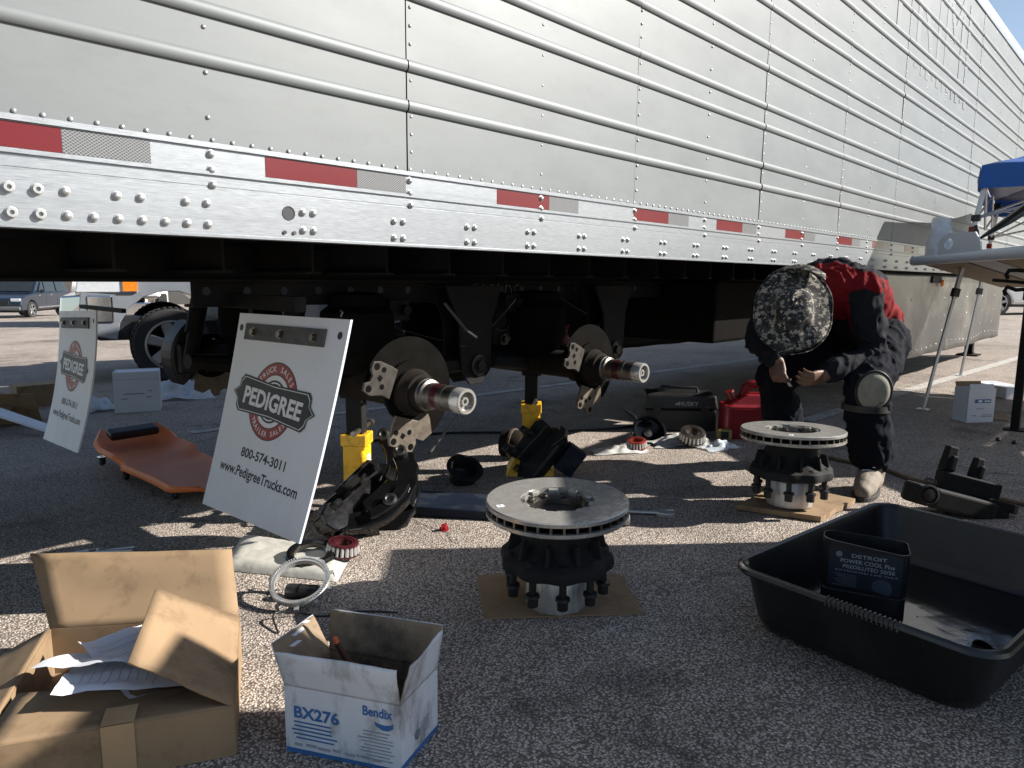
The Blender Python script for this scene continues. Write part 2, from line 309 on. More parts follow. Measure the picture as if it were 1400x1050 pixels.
MT = dict(
    asphalt=asphalt_mat(),
    panel=mat('aluminium_panel', (.160, .174, .179), .5, .12, spec=.3, var=.05, vs=3, bump=.05, bs=9, bd=.004, dirt=(.125, .132, .13), dirt_s=11.0, dirt_a=.28, stretch=(1, 1, 2.4)),
    ghost=mat('faded_lettering', (.142, .152, .158), .5, .3, var=.06, vs=4),
    rail=brushed('rail_aluminium', (.30, .32, .34), .36, (.8, 34, 34), .3, .55, .25, dirt=(.22, .235, .25)),
    rivet=mat('rivet_metal', (.40, .41, .41), .4, .6, var=.2, vs=60),
    red=mat('red_reflector', (.55, .012, .02), .35, 0, var=.15, vs=14), 
    silver=mat('silver_reflector', (.34, .35, .36), .4, .3, var=.2, vs=20),
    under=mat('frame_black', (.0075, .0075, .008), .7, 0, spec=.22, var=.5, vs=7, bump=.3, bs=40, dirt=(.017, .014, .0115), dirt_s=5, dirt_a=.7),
    rust=mat('rusty_brown', (.011, .008, .0062), .85, .0, spec=.15, var=.5, vs=12, bump=.4, bs=70),
    floorpan=mat('underfloor', (.009, .009, .009), .85, 0, spec=.15, var=.4, vs=4),
    skirt=mat('skirt_aluminium', (.085, .087, .088), .36, .8, var=.12, vs=3, bump=.1, bs=5, bd=.01, dirt=(.3, .28, .25), dirt_s=2),
    steel=brushed('machined_steel', (.40, .39, .365), .27, (1, 1, 1), .10, .5, .0, dirt=(.36, .345, .31)),
    steel_dark=mat('greasy_steel', (.16, .145, .13), .35, .9, var=.5, vs=25, bump=.2, bs=90),
    grease=mat('red_grease', (.06, .012, .016), .25, .2, var=.4, vs=25),
    cast=mat('black_casting', (.018, .019, .02), .45, .3, var=.4, vs=22, bump=.35, bs=140, bd=.001),
    castmatte=mat('grey_black_casting', (.012, .0125, .013), .75, 0, spec=.25, var=.4, vs=22, bump=.4, bs=160, bd=.001),
    gloss=mat('gloss_black_paint', (.005, .005, .0055), .16, 0, var=.3, vs=18, bump=.04, bs=20, bd=.002, spec=.4),
    barrel=brushed('cast_aluminium', (.55, .55, .54), .45, (3, 3, 1), .15, .7, .2),
    bracket=mat('dull_zinc', (.14, .118, .094), .55, .6, var=.35, vs=30, dirt=(.1, .06, .04), dirt_s=18),
    flap=mat('white_flap_plastic', (.70, .75, .82), .38, 0, var=.05, vs=3, dirt=(.42, .42, .42), dirt_s=3, dirt_a=.3, stretch=(1, 1, .5)),
    black=mat('black_plastic', (.012, .0125, .0135), .42, 0, var=.3, vs=10),
    tub=mat('black_tub_plastic', (.008, .0085, .009), .3, 0, var=.3, vs=8, bump=.18, bs=35, bd=.003, dirt=(.04, .038, .035), dirt_s=6, dirt_a=.4),
    ink=mat('black_ink', (.015, .018, .025), .5, 0, var=.1), 
    logored=mat('logo_red', (.30, .028, .03), .45, 0, var=.08), white=mat('white_print', (.75, .77, .8), .45, 0, var=.05),
    blueink=mat('blue_print', (.03, .12, .32), .55, 0, var=.2, vs=30),
    yellow=mat('yellow_paint', (.75, .42, .012), .42, .0, var=.15, vs=9, dirt=(.12, .07, .015), dirt_s=14, dirt_a=.8),
    orange=mat('orange_plastic', (.85, .215, .05), .5, 0, var=.15, vs=5, dirt=(.3, .10, .05), dirt_s=5, dirt_a=.4),
    card=mat('brown_cardboard', (.265, .18, .102), .85, 0, var=.12, vs=4, bump=.25, bs=22, bd=.002, dirt=(.12, .072, .037), dirt_s=9, dirt_a=.7),
    cardedge=mat('cardboard_edge', (.40, .29, .17), .9, 0, var=.35, vs=60),
    whitecard=mat('white_printed_card', (.58, .61, .66), .6, 0, var=.06, vs=7, dirt=(.12, .11, .10), dirt_s=8, dirt_a=.75, stretch=(1.6, 1.6, .7)),
    kraft=mat('kraft_inner', (.25, .18, .115), .9, 0, var=.15, vs=8, dirt=(.05, .04, .035), dirt_s=6, dirt_a=.85),
    tape=mat('packing_tape', (.40, .27, .15), .18, 0, var=.08, vs=12, bump=.2, bs=30, bd=.002),
    paper=mat('paper', (.75, .77, .82), .7, 0, var=.03, vs=5), grayprint=mat('grey_print', (.3, .31, .36), .7, 0, var=.2, vs=60),
    gasred=mat('red_plastic', (.20, .006, .011), .38, 0, var=.15, vs=8, dirt=(.2, .02, .02), dirt_s=6),
    navy=mat('navy_paint', (.003, .0075, .018), .6, 0, spec=.25, var=.3, vs=12, dirt=(.05, .05, .05), dirt_s=9),
    copper=mat('copper_red_bearing', (.34, .06, .045), .35, .5, var=.3, vs=30), roller=mat('bearing_roller', (.55, .54, .52), .35, .6, var=.1),
    rag=mat('grey_rag', (.42, .42, .40), .9, 0, var=.25, vs=14, bump=.4, bs=50), pad=mat('white_pad', (.40, .39, .35), .75, 0, var=.12, vs=9, bump=.5, bs=26, bd=.006, dirt=(.2, .18, .14), dirt_s=9),
    bag=mat('clear_bag', (.62, .68, .74), .2, 0, var=.2, vs=9, bump=.6, bs=14, bd=.01, alpha=.75),
    chrome=mat('chrome', (.72, .74, .76), .12, 1.0, var=.05, vs=5), glass=mat('dark_glass', (.02, .024, .028), .06, 0, var=.2, spec=.8),
    lens=mat('lamp_lens', (.7, .74, .78), .1, .2, var=.1, vs=30), amber=mat('amber_lens', (.75, .22, .02), .25, 0, var=.2, vs=30),
    tyre=mat('tyre_rubber', (.022, .022, .022), .8, 0, var=.25, vs=12, bump=.2, bs=60), rim=mat('wheel_alloy', (.34, .35, .36), .35, .85, var=.12, vs=12),
    carwhite=mat('white_car_paint', (.68, .69, .7), .22, 0, var=.03, coat=.5), carblue=mat('dark_blue_paint', (.02, .03, .05), .2, .35, var=.1, coat=.6),
    wall=mat('painted_wall', (.55, .52, .47), .85, 0, var=.1, vs=2), dark=mat('dark_doorway', (.03, .028, .026), .7, 0, var=.3, vs=3), yellowwall=mat('yellow_wall', (.6, .5, .28), .85, 0, var=.15, vs=3),
    ctop=mat('blue_canopy_cloth', (.015, .095, .36), .7, 0, var=.12, vs=6, bump=.25, bs=10, bd=.01), cunder=mat('canopy_lining', (.24, .27, .36), .8, 0, var=.15, vs=5),
    leg=mat('grey_canopy_leg', (.5, .51, .53), .4, .5, var=.08), wood=mat('weathered_ply', (.25, .195, .135), .8, 0, var=.25, vs=10, stretch=(6, 1, 6), bump=.2, bs=40, dirt=(.18, .15, .11), dirt_s=6),
    lidwhite=mat('blue_white_paint', (.55, .6, .66), .35, 0, var=.05, vs=4), greypaint=mat('grey_paint', (.13, .14, .15), .5, .1, var=.15, vs=8),
    skin=mat('skin', (.13, .068, .046), .55, 0, var=.15, vs=14, bump=.15, bs=80), 
    jgrey=mat('grey_work_cloth', (.012, .0135, .018), .85, 0, spec=.12, var=.07, vs=12, bump=.25, bs=260, bd=.001), jred=mat('red_work_cloth', (.15, .008, .011), .85, 0, spec=.12, var=.07, vs=10, bump=.25, bs=260, bd=.001),
    trouser=mat('navy_trousers', (.0065, .008, .0125), .88, 0, spec=.1, var=.08, vs=10, bump=.25, bs=260, bd=.001), knee=mat('worn_kneepad', (.235, .225, .185), .8, 0, var=.2, vs=18, bump=.3, bs=60, dirt=(.2, .18, .13), dirt_s=20),
    boot=mat('suede_boot', (.21, .18, .145), .85, 0, var=.2, vs=16, bump=.3, bs=90), sole=mat('boot_sole', (.03, .03, .03), .8),
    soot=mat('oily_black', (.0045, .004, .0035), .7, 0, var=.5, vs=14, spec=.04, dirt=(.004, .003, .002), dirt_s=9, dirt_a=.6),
    bracketshade=mat('shaded_zinc', (.04, .035, .03), .6, .4, var=.4, vs=30, dirt=(.02, .015, .012), dirt_s=18),  # bracket zinc darkened: shade on the upper arm put into its colour
    cleancard=mat('clean_white_card', (.60, .64, .70), .6, 0, var=.04, vs=7),
    hose=mat('tan_hose', (.22, .16, .10), .6, 0, var=.2, vs=9), linepaint=mat('worn_white_paint', (.42, .40, .37), .85, 0, var=.3, vs=30, bump=.4, bs=120, dirt=(.17, .155, .14), dirt_s=9, dirt_a=.9),
    weed=mat('weed_green', (.05, .09, .03), .8, 0, var=.4, vs=60), oil=mat('oily_sludge', (.008, .008, .008), .08, 0, var=.3, vs=6, bump=.25, bs=14, bd=.004, spec=.6),
    hubcap=mat('dull_black_cap', (.03, .03, .032), .3, .4, var=.3, vs=15),
)

def dyed_cloth():
    # the jacket's two cloths, told apart by the stored dye of each point
    mm = mat('two_colour_cloth', (.012, .0135, .018), .85, 0, spec=.12, var=.07, vs=10, bump=.25, bs=260, bd=.001); N = mm.node_tree.nodes; L = mm.node_tree.links; p = N['Principled BSDF']
    at = N.new('ShaderNodeAttribute'); at.attribute_name = 'dye'; rp = N.new('ShaderNodeValToRGB'); rp.color_ramp.elements[0].position = .42; rp.color_ramp.elements[1].position = .58
    rp.color_ramp.elements[0].color = (.012, .0135, .018, 1); rp.color_ramp.elements[1].color = (.15, .008, .011, 1)
    L.new(at.outputs['Fac'], rp.inputs[0]); L.new(rp.outputs[0], p.inputs['Base Color']); return mm
MT['jacket'] = dyed_cloth()

def camo_mat():
    mm = bpy.data.materials.new('digital_camouflage'); mm.use_nodes = True; N = mm.node_tree.nodes; L = mm.node_tree.links; p = N['Principled BSDF']; p.inputs['Roughness'].default_value = .9
    tc = N.new('ShaderNodeTexCoord')
    sn = N.new('ShaderNodeVectorMath'); sn.operation = 'SNAP'; sn.inputs[1].default_value = (.0038,)*3; L.new(tc.outputs['Object'], sn.inputs[0])
    prev = None
    for sc, th, colr, off in ((30, .48, (.045, .045, .043), 0), (36, .555, (.25, .225, .18), 3.1), (46, .60, (.34, .31, .26), 7.7), (40, .56, (.010, .011, .012), 5.3)):
        ad = N.new('ShaderNodeVectorMath'); ad.operation = 'ADD'; ad.inputs[1].default_value = (off, off*.7, off*1.3); L.new(sn.outputs[0], ad.inputs[0])
        nz = N.new('ShaderNodeTexNoise'); nz.inputs['Scale'].default_value = sc; nz.inputs['Detail'].default_value = 3; L.new(ad.outputs[0], nz.inputs['Vector'])
        gt = N.new('ShaderNodeMath'); gt.operation = 'GREATER_THAN'; gt.inputs[1].default_value = th; L.new(nz.outputs[0], gt.inputs[0])
        mx = N.new('ShaderNodeMix'); mx.data_type = 'RGBA'; L.new(gt.outputs[0], mx.inputs['Factor'])
        if prev is None: mx.inputs['A'].default_value = (.020, .021, .022, 1)
        else: L.new(prev, mx.inputs['A'])
        mx.inputs['B'].default_value = (*colr, 1); prev = mx.outputs['Result']
    L.new(prev, p.inputs['Base Color']); return mm
MT['camo'] = camo_mat()

def honeycomb(name, base, line):
    """retroreflective sheeting: a diamond lattice of pale lines"""
    mm = bpy.data.materials.new(name); mm.use_nodes = True; N = mm.node_tree.nodes; L = mm.node_tree.links; p = N['Principled BSDF']; p.inputs['Roughness'].default_value = .3
    tc = N.new('ShaderNodeTexCoord'); sp = N.new('ShaderNodeSeparateXYZ'); L.new(tc.outputs['Object'], sp.inputs[0])
    outs = []
    for sgn in (1, -1):
        a = N.new('ShaderNodeMath'); a.operation = 'MULTIPLY_ADD'; a.inputs[1].default_value = sgn*1.35; L.new(sp.outputs['Z'], a.inputs[0]); L.new(sp.outputs['X'], a.inputs[2])
        s_ = N.new('ShaderNodeMath'); s_.operation = 'MULTIPLY'; s_.inputs[1].default_value = 110.0; L.new(a.outputs[0], s_.inputs[0])
        fr = N.new('ShaderNodeMath'); fr.operation = 'FRACT'; L.new(s_.outputs[0], fr.inputs[0])
        lt = N.new('ShaderNodeMath'); lt.operation = 'LESS_THAN'; lt.inputs[1].default_value = .2; L.new(fr.outputs[0], lt.inputs[0]); outs.append(lt)
    mxm = N.new('ShaderNodeMath'); mxm.operation = 'MAXIMUM'; L.new(outs[0].outputs[0], mxm.inputs[0]); L.new(outs[1].outputs[0], mxm.inputs[1])
    mx = N.new('ShaderNodeMix'); mx.data_type = 'RGBA'; L.new(mxm.outputs[0], mx.inputs['Factor']); mx.inputs['A'].default_value = (*base, 1); mx.inputs['B'].default_value = (*line, 1)
    L.new(mx.outputs['Result'], p.inputs['Base Color']); return mm
MT['red'] = honeycomb('red_reflector', (.14, .003, .007), (.085, .002, .004))
MT['silver'] = honeycomb('silver_reflector', (.07, .074, .078), (.26, .265, .27))
# ---------------------------------------------------------------- the yard
b = B(); b.add([(x, y, gz(x, y)) for x, y in ((-400, -400), (400, -400), (400, 400), (-400, 400))], [(0, 1, 2, 3)])
struct('ground', b, MT['asphalt'], label='old sun bleached asphalt of the truck yard')
def painted(p, q, wd):
    p = V(p); q = V(q); d = (q-p).normalized(); n = V((-d.y, d.x, 0))*wd/2; bb = B(); k = 40; pts = []
    for i in range(k+1):
        c = p.lerp(q, i/k)
        for s in (-1, 1):
            e = c+n*s*(1+.10*mnoise.noise((c.x*9, c.y*9, s*5))); pts.append((e.x, e.y, gz(e.x, e.y)+.004))
    bb.grid(pts, k+1, 2)
    for i in range(len(bb.f)): bb.f[i] = bb.f[i][::-1]
    o = struct('parking_line', bb, MT['linepaint'], label='worn white parking line painted on the asphalt'); return o
painted((2.0, 4.95, 0), (16, 3.6, 0), .11)
painted((5.2, 1.93, 0), (24, .85, 0), .12)
# loose chips on the asphalt
b = B()
for i in range(2600):
    d = random.random()**1.5*5.5+.45; a = R(random.uniform(4, 84)); x, y = d*cos(a), d*sin(a); s = random.uniform(.0015, .0042)*(1+d*.1)
    vs = [(random.uniform(-1, 1)*s, random.uniform(-1, 1)*s, random.uniform(.2, .9)*s) for _ in range(2)]
    b.add([(x-s, y-s*.7, gz(x, y)-.001), (x+s*.9, y-s, gz(x, y)-.001), (x+s*.6, y+s*.9, gz(x, y)-.001), (x-s*.8, y+s*.6, gz(x, y)-.001), (x+vs[0][0]*.4, y+vs[0][1]*.4, gz(x, y)+s*.9)], [(0, 1, 4), (1, 2, 4), (2, 3, 4), (3, 0, 4)])
o = obj('gravel', b, mat('stone_chip', (.38, .35, .32), .8, 0, var=.6, vs=9), None, 0); o['kind'] = 'stuff'; o['label'] = 'loose stone chips scattered over the asphalt'
b = B()
for i in range(90):
    x, y = 1.015+random.gauss(0, .012), .332+random.gauss(0, .012); h = random.uniform(.006, .018); a = random.random()*6.3; d = V((cos(a), sin(a), 0))
    z = gz(x, y); q = d.cross(V((0, 0, 1)))*.0014; t = V((x, y, z))+d*h*1.2+V((0, 0, h)); p = V((x, y, z))
    b.add([p-q, p+q, t], [(0, 1, 2)])
tag(obj('weed', b, MT['weed'], None, 0), 'small green weed growing from a crack in the asphalt', 'weed')

# ---------------------------------------------------------------- trailer
Y0 = 1.757; X0, X1 = -1.653, 14.52; WID = 2.59
tr = thing('semi_trailer', 'long ribbed aluminium refrigerated trailer jacked up with its wheels off', 'trailer', (6.4, 3.05, gz(6.4, 3.05)))
ribs = [1.508, 1.622, 1.823, 1.93, 2.124, 2.234, 2.434, 2.538, 2.744, 2.848, 3.053, 3.158, 3.36, 3.465]
def side_profile(y0, sgn):
    pr = [(y0, 1.300)]; 
    for z in ribs:
        for k in range(9):
            t = pi*k/8; pr.append((y0-sgn*.0115*sin(t)**.8, z-.0175*cos(t)))
    pr.append((y0, 3.70))
    full = []
    for (a, za), (c, zc) in zip(pr, pr[1:]):
        full.append((a, za)); n = max(1, int((zc-za)/.045))
        for i in range(1, n): full.append((a+(c-a)*i/n, za+(zc-za)*i/n))
    full.append(pr[-1]); return full
prof = side_profile(Y0, 1)
seams = [1.397+1.22*k for k in range(-3, 12)]; seams[0] = X0; seams = [s for s in seams if s < X1-.2]+[X1]
for i in range(len(seams)-1):
    a, c = seams[i], seams[i+1]; lap = .0016*(i % 2)
    def dent(p, i=i, lap=lap):
        q = (p[0]*1.6, p[2]*2.3, i*3.7); hi = .12 if p[2] > 2.45 else 1; d = (mnoise.noise(q)*.0035+mnoise.noise((p[0]*5, p[2]*6, i))*.0011)*hi
        low = max(0, 1.9-p[2]); d += mnoise.noise((p[0]*3.1, p[2]*3.3, 9))*.006*low*(1 if p[0] > 3 else .3)
        e = min(1, (p[2]-1.3)*9)
        return (p[0], p[1]-lap+d*e, p[2])
    k = 22; bb = B(); bb.extrude_x(prof, [a+.0022+(c-a-.0044)*j/k for j in range(k+1)], close=False, fn=dent)
    obj('side_panel', bb, MT['panel'], tr, 30, world=True)
# far side, roof, ends, floor
b = B(); b.box(((X0+X1)/2, Y0+WID-.01, 2.5), (X1-X0, .02, 2.4)); obj('side_wall', b, MT['panel'], tr, 0, world=True, label='far plain side wall')
b = B(); b.box(((X0+X1)/2, Y0+WID/2, 3.755), (X1-X0-.02, WID-.03, .05)); b.box(((X0+X1)/2, Y0+.02, 2.5), (X1-X0-.02, .014, 2.4)); obj('roof', b, MT['floorpan'], tr, 0, world=True)
b = B(); b.box((X1-.03, Y0+WID/2, 2.5), (.04, WID-.06, 2.4)); obj('front_wall', b, MT['panel'], tr, 0, world=True)
b = B()
for k in (0, 1): b.box((X0+.03, Y0+.66+k*1.28, 2.46), (.05, 1.25, 2.3))
obj('rear_door', b, MT['panel'], tr, 0, world=True, bevel=.006)
def rail_prof(y0, s):
    P = [(0, 1.316), (-.011, 1.316), (-.011, 1.304), (-.005, 1.3035), (-.005, 1.249), (-.010, 1.2485), (-.010, 1.2405), (-.004, 1.239), (-.004, 1.2345), (-.010, 1.233), (-.010, 1.214), (-.0085, 1.213), (-.0085, 1.2105), (-.010, 1.2095), (-.010, 1.101), (-.013, 1.0995), (-.013, 1.093), (.045, 1.093), (.045, 1.101), (0.004, 1.101), (0.004, 1.316)]
    return [(y0+s*y, z) for y, z in P]
xs = [X0+(X1-X0)*k/60 for k in range(61)]
b = B(); b.extrude_x(rail_prof(Y0-.004, 1), xs); obj('bottom_rail', b, MT['rail'], tr, 30, world=True, label='brushed aluminium bottom rail with reflective tape')
b = B(); b.extrude_x(rail_prof(Y0+WID+.004, -1), xs); obj('bottom_rail', b, MT['rail'], tr, 30, world=True)
for yy, s in ((Y0, -1), (Y0+WID, 1)):
    b = B(); b.extrude_x([(yy-s*.004, 3.66), (yy+s*.012, 3.66), (yy+s*.014, 3.76), (yy+s*.004, 3.79), (yy-s*.06, 3.795), (yy-s*.06, 3.785), (yy-s*.004, 3.775)], xs); obj('top_rail', b, MT['rail'], tr, 30, world=True)
# reflective tape: red piece then silver piece
tp = [(.205, .475, .652), (.931, 1.208, 1.383), (1.776, 2.05, 2.225), (2.607, 2.885, 3.068), (3.346, 3.629, 3.801), (4.19, 4.47, 4.65), (5.05, 5.333, 5.506), (5.789, 6.054, 6.22), (6.62, 6.90, 7.067), (7.45, 7.73, 7.905), (8.28, 8.56, 8.735), (9.1, 9.38, 9.555), (9.95, 10.23, 10.4), (11.2, 11.48, 11.65), (12.4, 12.68, 12.85)]
for a, c, e in tp:
    b = B(); b.box(((a+c)/2, Y0-.0095, 1.2765), (c-a, .0008, .051)); obj('reflective_tape', b, MT['red'], tr, 0, world=True, label='red length of reflective tape')
    b = B(); b.box(((c+e)/2+.0005, Y0-.0095, 1.2765), (e-c-.001, .0008, .051)); obj('reflective_tape', b, MT['silver'], tr, 0, world=True, label='silver length of reflective tape')
# bolts along the rail: big domed heads
bolt = B(); bolt.lathe([(.0105, 0), (.0105, .0015), (.0085, .0022), (.0078, .0055), (.0055, .008), (0.0, .009)], 14)
boltm = mesh_of('bolt', bolt, MT['rivet'], 40)
rivm = B(); rivm.lathe([(.0056, 0), (.005, .0018), (.0032, .0033), (0, .0038)], 8)
huckm = B(); huckm.lathe([(.012, 0), (.012, .002), (.0095, .003), (.0095, .010), (.0045, .010), (.004, .004), (0, .004)], 14)
huckmesh = mesh_of('bolt', huckm, MT['rivet'], 40)
TY = M.Rotation(R(90), 4, 'X')
nb = 0; extra = B()
def put_bolt(x, z, me=None, y=Y0-.014):
    global nb
    if x < 5.2 and nb < 140:
        o = bpy.data.objects.new('bolt', me or boltm); link(o, tr, True); o.matrix_basis = M.Translation((x, y, z)) @ TY; nb += 1
    else: extra.add(bolt.v, bolt.f, M.Translation((x, y, z)) @ TY)
for k in range(9):
    x = .3725+.05*k; h = huckmesh if k < 2 else None
    put_bolt(x+.001, 1.122, h)
    if k not in (3, 6): put_bolt(x, 1.172, h)
for x, z in ((1.03, 1.169), (1.062, 1.169), (1.03, 1.122), (1.062, 1.122)): put_bolt(x, z)
b = B(); 
for x, z in ((.975, 1.114), (1.003, 1.114)): b.cyl((x, Y0-.018, z), (x, Y0-.014, z), .005, n=10)
obj('screw', b, MT['steel_dark'], tr, world=True)
b = B(); b.lathe([(.0185, 0), (.0185, .0012), (.0165, .0012), (.0165, -.02), (0, -.02)], 28, M.Translation((.989, Y0-.0142, 1.164)) @ TY); obj('drain_hole', b, MT['ink'], tr, world=True)
k = 0
while 1.333+.298*k < 13.9:
    x = 1.333+.298*k
    for dx in (0, .0345):
        for z in (1.165, 1.1165): put_bolt(x+dx, z)
    k += 1
for k in range(-4, 22):
    for z in (1.2895, 1.2525, 1.2170): 
        put_bolt(.79+.6075*k, z, y=Y0-.009 if z > 1.24 else Y0-.014)
obj('bolts', extra, MT['rivet'], tr, 40, world=True, stuff=True)
b = B()
def riv(x, z): b.add(rivm.v, rivm.f, M.Translation((x, Y0-.0008, z)) @ TY)
x = X0+.03
while x < X1: riv(x, 1.3245); x += .0505
def on_rib(z): return min(abs(z-q) for q in ribs) < .026
for k in range(-4, 22):
    x = .793+.61*k; seam = (k % 2 == 1); z = 1.376
    while z < 3.66:
        if not on_rib(z): riv(x+(.010 if seam else 0), z)
        z += .0515 if seam else .1025
obj('rivets', b, MT['rivet'], tr, 40, world=True, stuff=True)
# ghost of old lettering that was peeled from the panels
b = B(); text(b, 'PRIME', frame((5.95, Y0-.0022, 2.83), (1, 0, 0), (0, 0, 1)), .80, 2.55, .0012, .0, 'LEFT')
[b.box((6.5+.17*k, Y0-.0032, 2.70), (.05 if k % 2 else .09, .0006, .085 if k % 3 else .03)) for k in range(11)]
obj('faded_lettering', b, MT['ghost'], tr, 0, world=True, label='pale ghost of removed lettering')

# ---------------- underside
b = B(); b.box(((X0+X1)/2, Y0+WID/2, 1.21), (X1-X0-.04, WID-.06, .18)); obj('floor', b, MT['floorpan'], tr, 0, world=True)
x = X0+.2
while x < X1-.2:
    b = B(); zc = 1.062
    b.box((x, Y0+WID/2, 1.012), (.06, WID-.75, .008)); b.box((x, Y0+WID/2, 1.066), (.008, WID-.75, .10)); obj('crossmember', b, MT['under'], tr, 0, world=True); x += .305
for yy in (2.53, 3.47):
    b = B(); b.box((1.8, yy, 1.045), (6.6, .014, .12)); b.box((1.8, yy, .982), (6.6, .11, .010)); obj('main_rail', b, MT['under'], tr, 0, world=True)
    b = B(); xa_ = 1.05 if yy < 3 else 1.9; b.box(((xa_+4.1)/2, yy, .935), (4.1-xa_, .012, .085)); b.box(((xa_+4.1)/2, yy+(.03 if yy < 3 else -.03), .893), (4.1-xa_, .075, .01)); obj('slider_rail', b, MT['under'], tr, 0, world=True, bevel=.003)
b = B()
for x in [1.1+.15*k for k in range(19)]:
    b.cyl((x, 2.520, .945), (x, 2.5235, .945), .015, n=12)
obj('slider_holes', b, MT['ink'], tr, 30, world=True, stuff=True)
for x in (1.95, 2.2, 3.5):
    b = B(); b.box((x, 3.05, .93), (.09, 1.05, .09)); obj('cross_tube', b, MT['under'], tr, 0, world=True, bevel=.006)
b = B()
def stroke(pts, ox, s=.055):
    b.tube([(ox+u*s, 2.5220, .915+v*s) for u, v in pts], .0016, 5)
ox = 2.40
for ch in ([(0, .1), (.35, 1)], [(.0, .95), (.7, 1.0)], [(.9, .6), (.95, .2), (1.3, .05), (1.6, .4), (1.5, .9), (1.1, .95), (.9, .6)], [(2.5, .95), (2.0, .85), (2.1, .55), (2.5, .4), (2.4, .1), (1.9, .05)], [(3.0, -.1), (3.25, 1.05)], [(4.0, -.2), (4.3, 1.0)], [(4.6, .9), (5.0, .5), (4.9, .1), (5.5, .2), (5.2, .7), (5.9, .95)]):
    stroke(ch, ox)
obj('chalk_writing', b, mat('chalk', (.42, .42, .40), .9), tr, world=True)
def hanger(x, yy, s):
    b = B(); poly = [(-.20, 0), (.16, 0), (.10, -.16), (.085, -.40), (.03, -.46), (-.05, -.46), (-.10, -.40), (-.115, -.16)]
    T = frame((x, yy, .965), (1, 0, 0), (0, 0, 1))
    b.prism(poly, -.006, .006, T); b.prism(poly, -.006, .006, M.Translation((0, s*.11, 0)) @ T)
    b.box((x, yy+s*.055, .80), (.012, .10, .30)); h = obj('hanger', b, MT['under'], tr, 0, world=True, bevel=.003)
    b = B(); b.lathe([(.050, 0), (.050, .012), (.040, .016), (.040, .012), (.024, .012), (.024, .03), (0, .03)], 24, M.Translation((x, yy-.008, .595)) @ TY); obj('pivot_bolt', b, MT['cast'], h, world=True)
    return h
for x in (2.31, 3.42):
    hanger(x, 2.40, 1)
    hanger(x, 3.30, 1)
AX = (1.64, 2.74); AZ = .58
for x in AX:
    ax = B(); ax.cyl((x, 2.12, AZ), (x, 3.70, AZ), .066, n=28); axle = obj('axle', ax, MT['rust'], tr, world=True)
    for yy, s in ((2.06, -1), (3.74, 1)):
        Ts = frame((x, yy, AZ), (1, 0, 0), (0, 0, 1), None) if s < 0 else frame((x, yy, AZ), (-1, 0, 0), (0, 0, 1), None)
        # local: z axis runs outward along the spindle
        b = B(); b.lathe([(.066, -.10), (.078, -.09), (.088, -.02), (.088, .03), (.075, .045), (.072, .07), (.062, .075), (.060, .10)], 32, Ts); obj('axle_shoulder', b, MT['rust'], axle, world=True)
        b = B(); b.lathe([(.060, .10), (.056, .104), (.056, .118), (.047, .122), (.046, .215), (.0445, .217), (.0445, .262)], 36, Ts); obj('spindle', b, MT['steel_dark'], axle, world=True)
        b = B(); b.lathe([(.0465, .155), (.0468, .16), (.0468, .185), (.0465, .19)], 36, Ts); obj('grease_band', b, MT['grease'], axle, world=True)
        b = B(); b.lathe([(.0445, .262), (.0455, .263), (.0455, .305), (.043, .309), (.034, .309), (.032, .285), (.015, .285), (.015, .30), (.008, .30), (.008, .288), (0, .288)], 36, Ts); obj('spindle_end', b, MT['steel'], axle, world=True)
        # dust shield: most of a disc behind the spindle
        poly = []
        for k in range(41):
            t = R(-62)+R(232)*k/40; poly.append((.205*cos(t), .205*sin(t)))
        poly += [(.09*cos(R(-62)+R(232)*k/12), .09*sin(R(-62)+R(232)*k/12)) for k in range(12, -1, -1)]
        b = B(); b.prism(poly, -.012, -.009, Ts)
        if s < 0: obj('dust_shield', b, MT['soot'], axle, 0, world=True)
        else:
            b = B(); P_ = [(q*cos(R(a)), q*sin(R(a))) for q, rg in ((.225, range(-40, 61, 10)), (.165, range(60, -41, -10))) for a in rg]; b.prism(P_, -.05, .10, Ts); b.box((.15, 0, .02), (.10, .16, .20), Ts); obj('brake_caliper', b, MT['cast'], axle, 0, world=True, bevel=.012)
        # torque plate: ring with two pierced arms
        b = B(); ring = [(.115*cos(2*pi*k/32), .115*sin(2*pi*k/32)) for k in range(32)]
        b.lathe([(.089, -.006), (.118, -.006), (.118, .010), (.089, .010)], 36, Ts, closed=True)
        obj('torque_plate', b, MT['soot'], axle, 30, world=True)
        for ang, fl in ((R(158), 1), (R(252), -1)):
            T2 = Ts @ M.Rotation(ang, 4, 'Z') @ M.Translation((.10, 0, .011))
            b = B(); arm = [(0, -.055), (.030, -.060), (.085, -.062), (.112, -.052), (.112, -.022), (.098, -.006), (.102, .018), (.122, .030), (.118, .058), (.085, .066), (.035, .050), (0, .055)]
            b.prism(arm, 0, .012, T2); hp = obj('caliper_bracket', b, MT['bracket' if fl < 0 else 'bracketshade'], axle, 0, world=True, bevel=.0015)  # upper arm takes the zinc with shade in its colour
            b = B()
            for hx, hy, hr in ((.093, -.040, .0125), (.100, .044, .0125), (.060, -.038, .010), (.048, .022, .010)):
                b.cyl((hx, hy, .0121), (hx, hy, .0128), hr, n=16, T=T2)
            b.prism([(.055, -.010), (.072, -.016), (.078, .0), (.062, .008)], .0121, .0128, T2)
            obj('bracket_holes', b, MT['soot'], axle, 30, world=True, stuff=True)
        T3 = Ts @ M.Rotation(R(292), 4, 'Z') @ M.Translation((.10, 0, -.004))
        b = B(); b.prism([(0, -.04), (.07, -.055), (.105, -.02), (.10, .03), (.04, .045), (0, .04)], 0, .004, T3); obj('shield_lug', b, MT['bracket'], axle, 0, world=True, bevel=.001)
